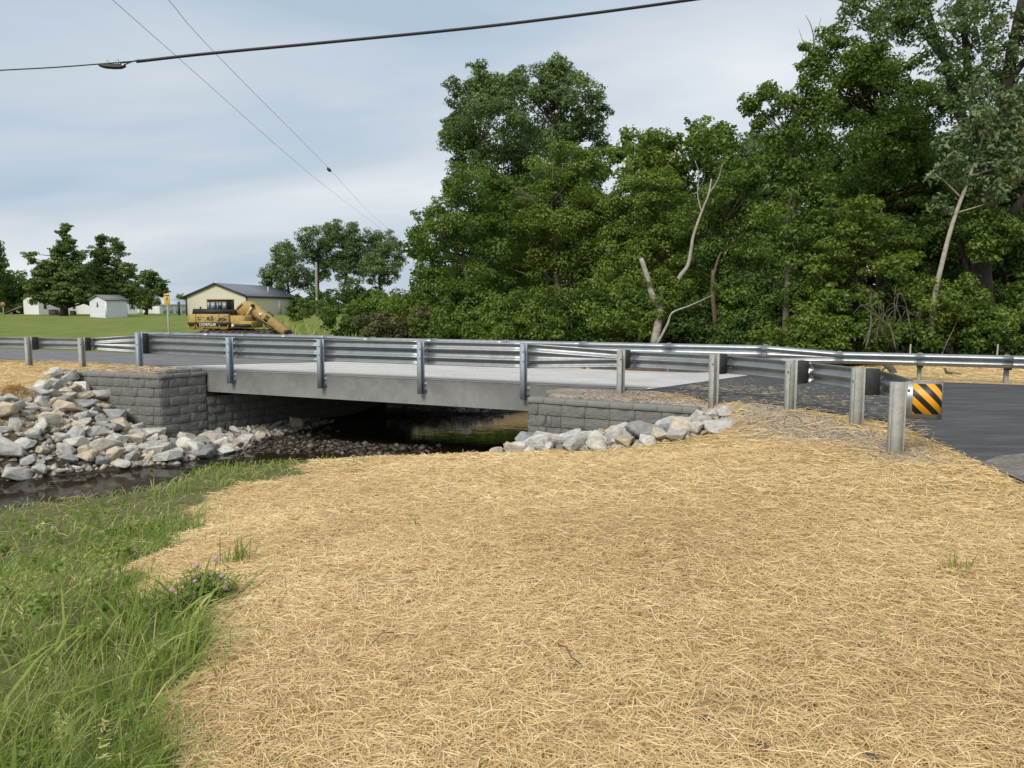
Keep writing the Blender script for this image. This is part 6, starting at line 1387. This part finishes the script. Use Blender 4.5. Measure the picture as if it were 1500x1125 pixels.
def on_wall(root, f, a, b, u0, u1, z0, z1, name, mat_, out=.03, parent=None):
    a, b = np.array(a), np.array(b); d = unit(b - a); n_ = np.array([d[1], -d[0]]); L = np.linalg.norm(b - a)
    p0, p1 = a + d * L * u0, a + d * L * u1; q = MB(); q.prism([f(p0 - n_ * .05, z0), f(p1 - n_ * .05, z0), f(p1 - n_ * .05, z1), f(p0 - n_ * .05, z1)], tuple(np.append(n_ * (.05 + out), 0))); part = q.build(name, mat_, parent or root)
    if name == 'window':
        q = MB(); w_ = .07; v_ = tuple(np.append(n_ * (.055 + out), 0))
        for (a0, a1, h0, h1) in ((p0 - d * w_, p1 + d * w_, z1 + .002, z1 + w_), (p0 - d * w_, p1 + d * w_, z0 - w_, z0 - .002), (p0 - d * w_, p0 - d * .002, z0, z1), (p1 + d * .002, p1 + d * w_, z0, z1)):
            q.prism([f(a0 - n_ * .05, h0), f(a1 - n_ * .05, h0), f(a1 - n_ * .05, h1), f(a0 - n_ * .05, h1)], v_)
        q.build('frame', M['white_trim'], part)
    if name == 'door':
        q = MB(); c_ = p0 + d * (np.linalg.norm(p1 - p0) * .86) + n_ * out; k_ = np.array(f(c_, (z0 + z1) / 2)); q.tube([tuple(k_), tuple(k_ + np.append(n_ * .08, 0))], .05, 6); q.build('handle', M['dark_trim'], part)
    return part
def gp(px, Y): return ((px - 750) / FPX * Y, Y)
# tan metal building
A, Bc, Cc = gp(276, 118), gp(363.5, 114), gp(437, 133)
zb_ = gz(*Bc) - .1; eav = atY(363, 433.5, 114)[2] - zb_; rdg = atY(320, 415.5, 116)[2] - zb_
r_, f_, pt, axs = gable('metal_building', 'tan metal building with grey roof behind the excavator', A, Bc, Cc, eav, rdg, (M['tan_siding'], M['metal_roof']), .3, trim=M['dark_trim'], z0=zb_)
on_wall(r_, f_, pt[1], pt[2], .585, .645, .3, 2.5, 'door', M['white_trim'], .05)
on_wall(r_, f_, pt[1], pt[2], .0, 1.0, -.3, .12, 'base_strip', M['white_trim'], .04)
q = MB(); p_ = np.array(gp(320, 117.5)) - np.array(Bc); q.tube([(p_[0], p_[1], rdg + .05), (p_[0], p_[1], rdg + .35)], .12, 8); q.build('ridge_light', M['white_trim'], r_)
q = MB(); q.tube([(f_((np.array(Bc) + np.array(Cc)) / 2, 0)[0] - 1.5, f_((np.array(Bc) + np.array(Cc)) / 2, 0)[1] + 2, eav + .6), (f_((np.array(Bc) + np.array(Cc)) / 2, 0)[0] - 1.5, f_((np.array(Bc) + np.array(Cc)) / 2, 0)[1] + 2, eav + 1.6)], .07, 6); q.build('vent_pipe', M['white_trim'], r_)
# garden shed
A, Bc, Cc = gp(134.5, 90), gp(158.5, 87.5), gp(189.5, 90.5)
zb_ = gz(*Bc); eav = atY(158, 440.0, 87.5)[2] - zb_; rdg = atY(146, 433.5, 89)[2] - zb_
r_, f_, pt, axs = gable('garden_shed', 'pale blue white garden shed with grey shingle roof on the lawn', A, Bc, Cc, eav, rdg, (M['shed_siding'], M['shingle']), .18, z0=zb_)
on_wall(r_, f_, pt[0], pt[1], .44, .54, eav - .75, eav - .2, 'window', M['glass'], .02); on_wall(r_, f_, pt[0], pt[1], .94, 1.0, -.05, eav, 'corner_board', M['white_trim'], .02); on_wall(r_, f_, pt[1], pt[2], 0, .03, -.05, eav - .05, 'corner_board', M['white_trim'], .02); on_wall(r_, f_, pt[1], pt[2], .97, 1.0, -.05, eav - .05, 'corner_board', M['white_trim'], .02)
# white house behind the conifers
A, Bc, Cc = gp(39, 132), gp(58, 128), gp(104, 128)
A = gp(38, 128); Bc = gp(60, 126); Cc = gp(100, 131)
zb_ = gz(*Bc) ; eav = atY(60, 438, 126)[2] - zb_; rdg = atY(49, 432, 127)[2] - zb_
r_, f_, pt, axs = gable('house', 'low white house behind the tall pointed conifer', A, Bc, Cc, eav, rdg, (M['white_siding'], M['shingle']), .25, z0=zb_)
on_wall(r_, f_, pt[1], pt[2], .18, .28, .9, eav - .3, 'window', M['glass'], .03); on_wall(r_, f_, pt[1], pt[2], .7, .78, .0, eav - .4, 'door', M['white_trim'], .03)
q = MB(); st_ = np.array(f_(pt[0], 0)); q.prism([(st_[0] - 3.2, st_[1] - .4, .0), (st_[0] - .3, st_[1] - .4, 1.2), (st_[0] - .3, st_[1] - .4, 1.4), (st_[0] - 3.2, st_[1] - .4, .2)], (0, 1.0, 0)); q.build('stair', M['pole'], r_)
A, Bc, Cc = gp(104, 137), gp(150, 136), gp(158, 146)
zb_ = gz(*Bc); eav = 2.5; rdg = 3.2
r_, f_, pt, axs = gable('house', 'white house with dark windows seen between the two conifers', gp(100, 140), gp(134, 136), gp(204, 142), 2.5, 3.4, (M['white_siding'], M['pale_roof']), .25, z0=zb_)
for u in (.08, .3, .86): on_wall(r_, f_, pt[1], pt[2], u, u + .06, .9, 2.0, 'window', M['glass'], .03); on_wall(r_, f_, pt[1], pt[2], u - .025, u - .005, .8, 2.1, 'shutter', M['dark_trim'], .03); on_wall(r_, f_, pt[1], pt[2], u + .065, u + .085, .8, 2.1, 'shutter', M['dark_trim'], .03)
on_wall(r_, f_, pt[0], pt[1], .3, .42, .9, 2.0, 'window', M['glass'], .03)
# long pale sheds
r_, f_, pt, axs = gable('storage_shed', 'long low pale storage shed left of the metal building', gp(212, 150), gp(236, 143), gp(282, 152), 1.75, 2.7, (M['white_siding'], M['pale_roof']), .3, z0=gz(*gp(236, 143)) - .1)
for u in (.1, .3, .5, .7): on_wall(r_, f_, pt[1], pt[2], u, u + .12, 0, 1.5, 'door', M['pale_roof'], .03)
r_, f_, pt, axs = gable('storage_shed', 'second pale roofed shed behind the small round tree', gp(196, 165), gp(206, 160), gp(240, 166), 2.3, 3.4, (M['white_siding'], M['pale_roof']), .3, z0=gz(*gp(206, 160)) - .1)
# small things by the houses
def bin_(px, Y, w, h, m, name, label, cat):
    x_, y_ = gp(px, Y); root = empty(name, (x_, y_, gz(x_, y_)), label, cat); q = MB(); q.prism([(-w * .42, -w * .4, 0), (w * .42, -w * .4, 0), (w * .42, w * .4, 0), (-w * .42, w * .4, 0)], (0, 0, h * .85)); bevel_obj(q.build('body', M[m], root), .03)
    q = MB(); q.prism([(-w * .5, -w * .48, h * .85 + .003), (w * .5, -w * .48, h * .85 + .003), (w * .45, w * .48, h), (-w * .45, w * .48, h)], (0, 0, .06)); q.build('lid', M[m], root); return root
bin_(82, 112, 1.2, .75, 'red_plastic', 'storage_bin', 'dark red storage bin at the foot of the tall conifer', 'bin')
bin_(110, 118, .8, .6, 'cat_black', 'barbecue_grill', 'dark covered grill between conifer and white house', 'grill')
x_, y_ = gp(8, 96); ss_ = empty('stop_sign', (x_, y_, gz(x_, y_)), 'small faded red sign on a post at the far left edge', 'sign'); hz2 = atY(8, 446, 96)[2] - gz(x_, y_)
q = MB(); q.box(-.04, .04, 0, .06, -.4, hz2 - .3); q.build('post', M['galv_post'], ss_); q = MB(); q.prism([(.33 * math.cos(a), -.02, hz2 + .33 * math.sin(a)) for a in np.linspace(math.pi / 8, 2 * math.pi + math.pi / 8, 8, endpoint=False)], (0, .03, 0)); q.build('plate', mat('faded sign red', (.30, .16, .13), .6), ss_)
x_, y_ = gp(264.5, 120); pst = tag(MB().box(-.14, .14, -.14, .14, -.3, 2.1).build('fence_post', M['dark_trim']), 'dark post standing before the long pale shed', 'post'); pst.location = (x_, y_, gz(x_, y_))

# ------------------------------------------------------------------ things in the straw beyond the far rail
p0 = np.array(atY(1303, 545, 21.5)); lg = empty('dead_log', (p0[0], p0[1], gz(p0[0], p0[1])), 'dark crooked piece of log on the straw beyond the far guardrail', 'log')
o = np.array(lg.location); P = catmull(np.array([np.array(atY(a, b, 21.5)) - o for a, b in ((1292, 526), (1298, 535), (1306, 541), (1309, 549), (1307, 556))]), 4); q = MB(); q.tube(P.tolist(), np.linspace(.06, .12, len(P)).tolist(), 9); q.build('trunk', M['drain'], lg, True)
q = MB(); q.tube([tuple(np.array(atY(a, b, 21.5)) - o) for a, b in ((1300, 537), (1294, 541), (1290, 546))], [.04, .03, .015], 6); q.build('branch', M['drain'], lg, True)
p0 = np.array(atY(1395, 548, 21.0)); sk = empty('stick', (p0[0], p0[1], gz(p0[0], p0[1])), 'short brown stick lying on the straw beyond the far guardrail', 'stick')
q = MB(); q.tube([(-.22, 0, .2), (-.16, 0, .08), (.28, .05, .03)], [.035, .045, .02], 6); q.build('wood', M['brown_wood'], sk, True)
for px, lb in ((1333, 'short pale broken stake behind the far guardrail'), (1461, 'small pale stub at the woods edge by the right picture edge')):
    x_, y_ = (px - 750) / FPX * 25.5, 25.5; z_ = gz(x_, y_); q = MB(); q.tube([(0, 0, -.1), (.02, 0, atY(px, 504, 25.5)[2] - z_)], [.035, .025], 6); q = q.build('stake', M['bark_pale'], None, True); q.location = (x_, y_, z_); tag(q, lb, 'stake')
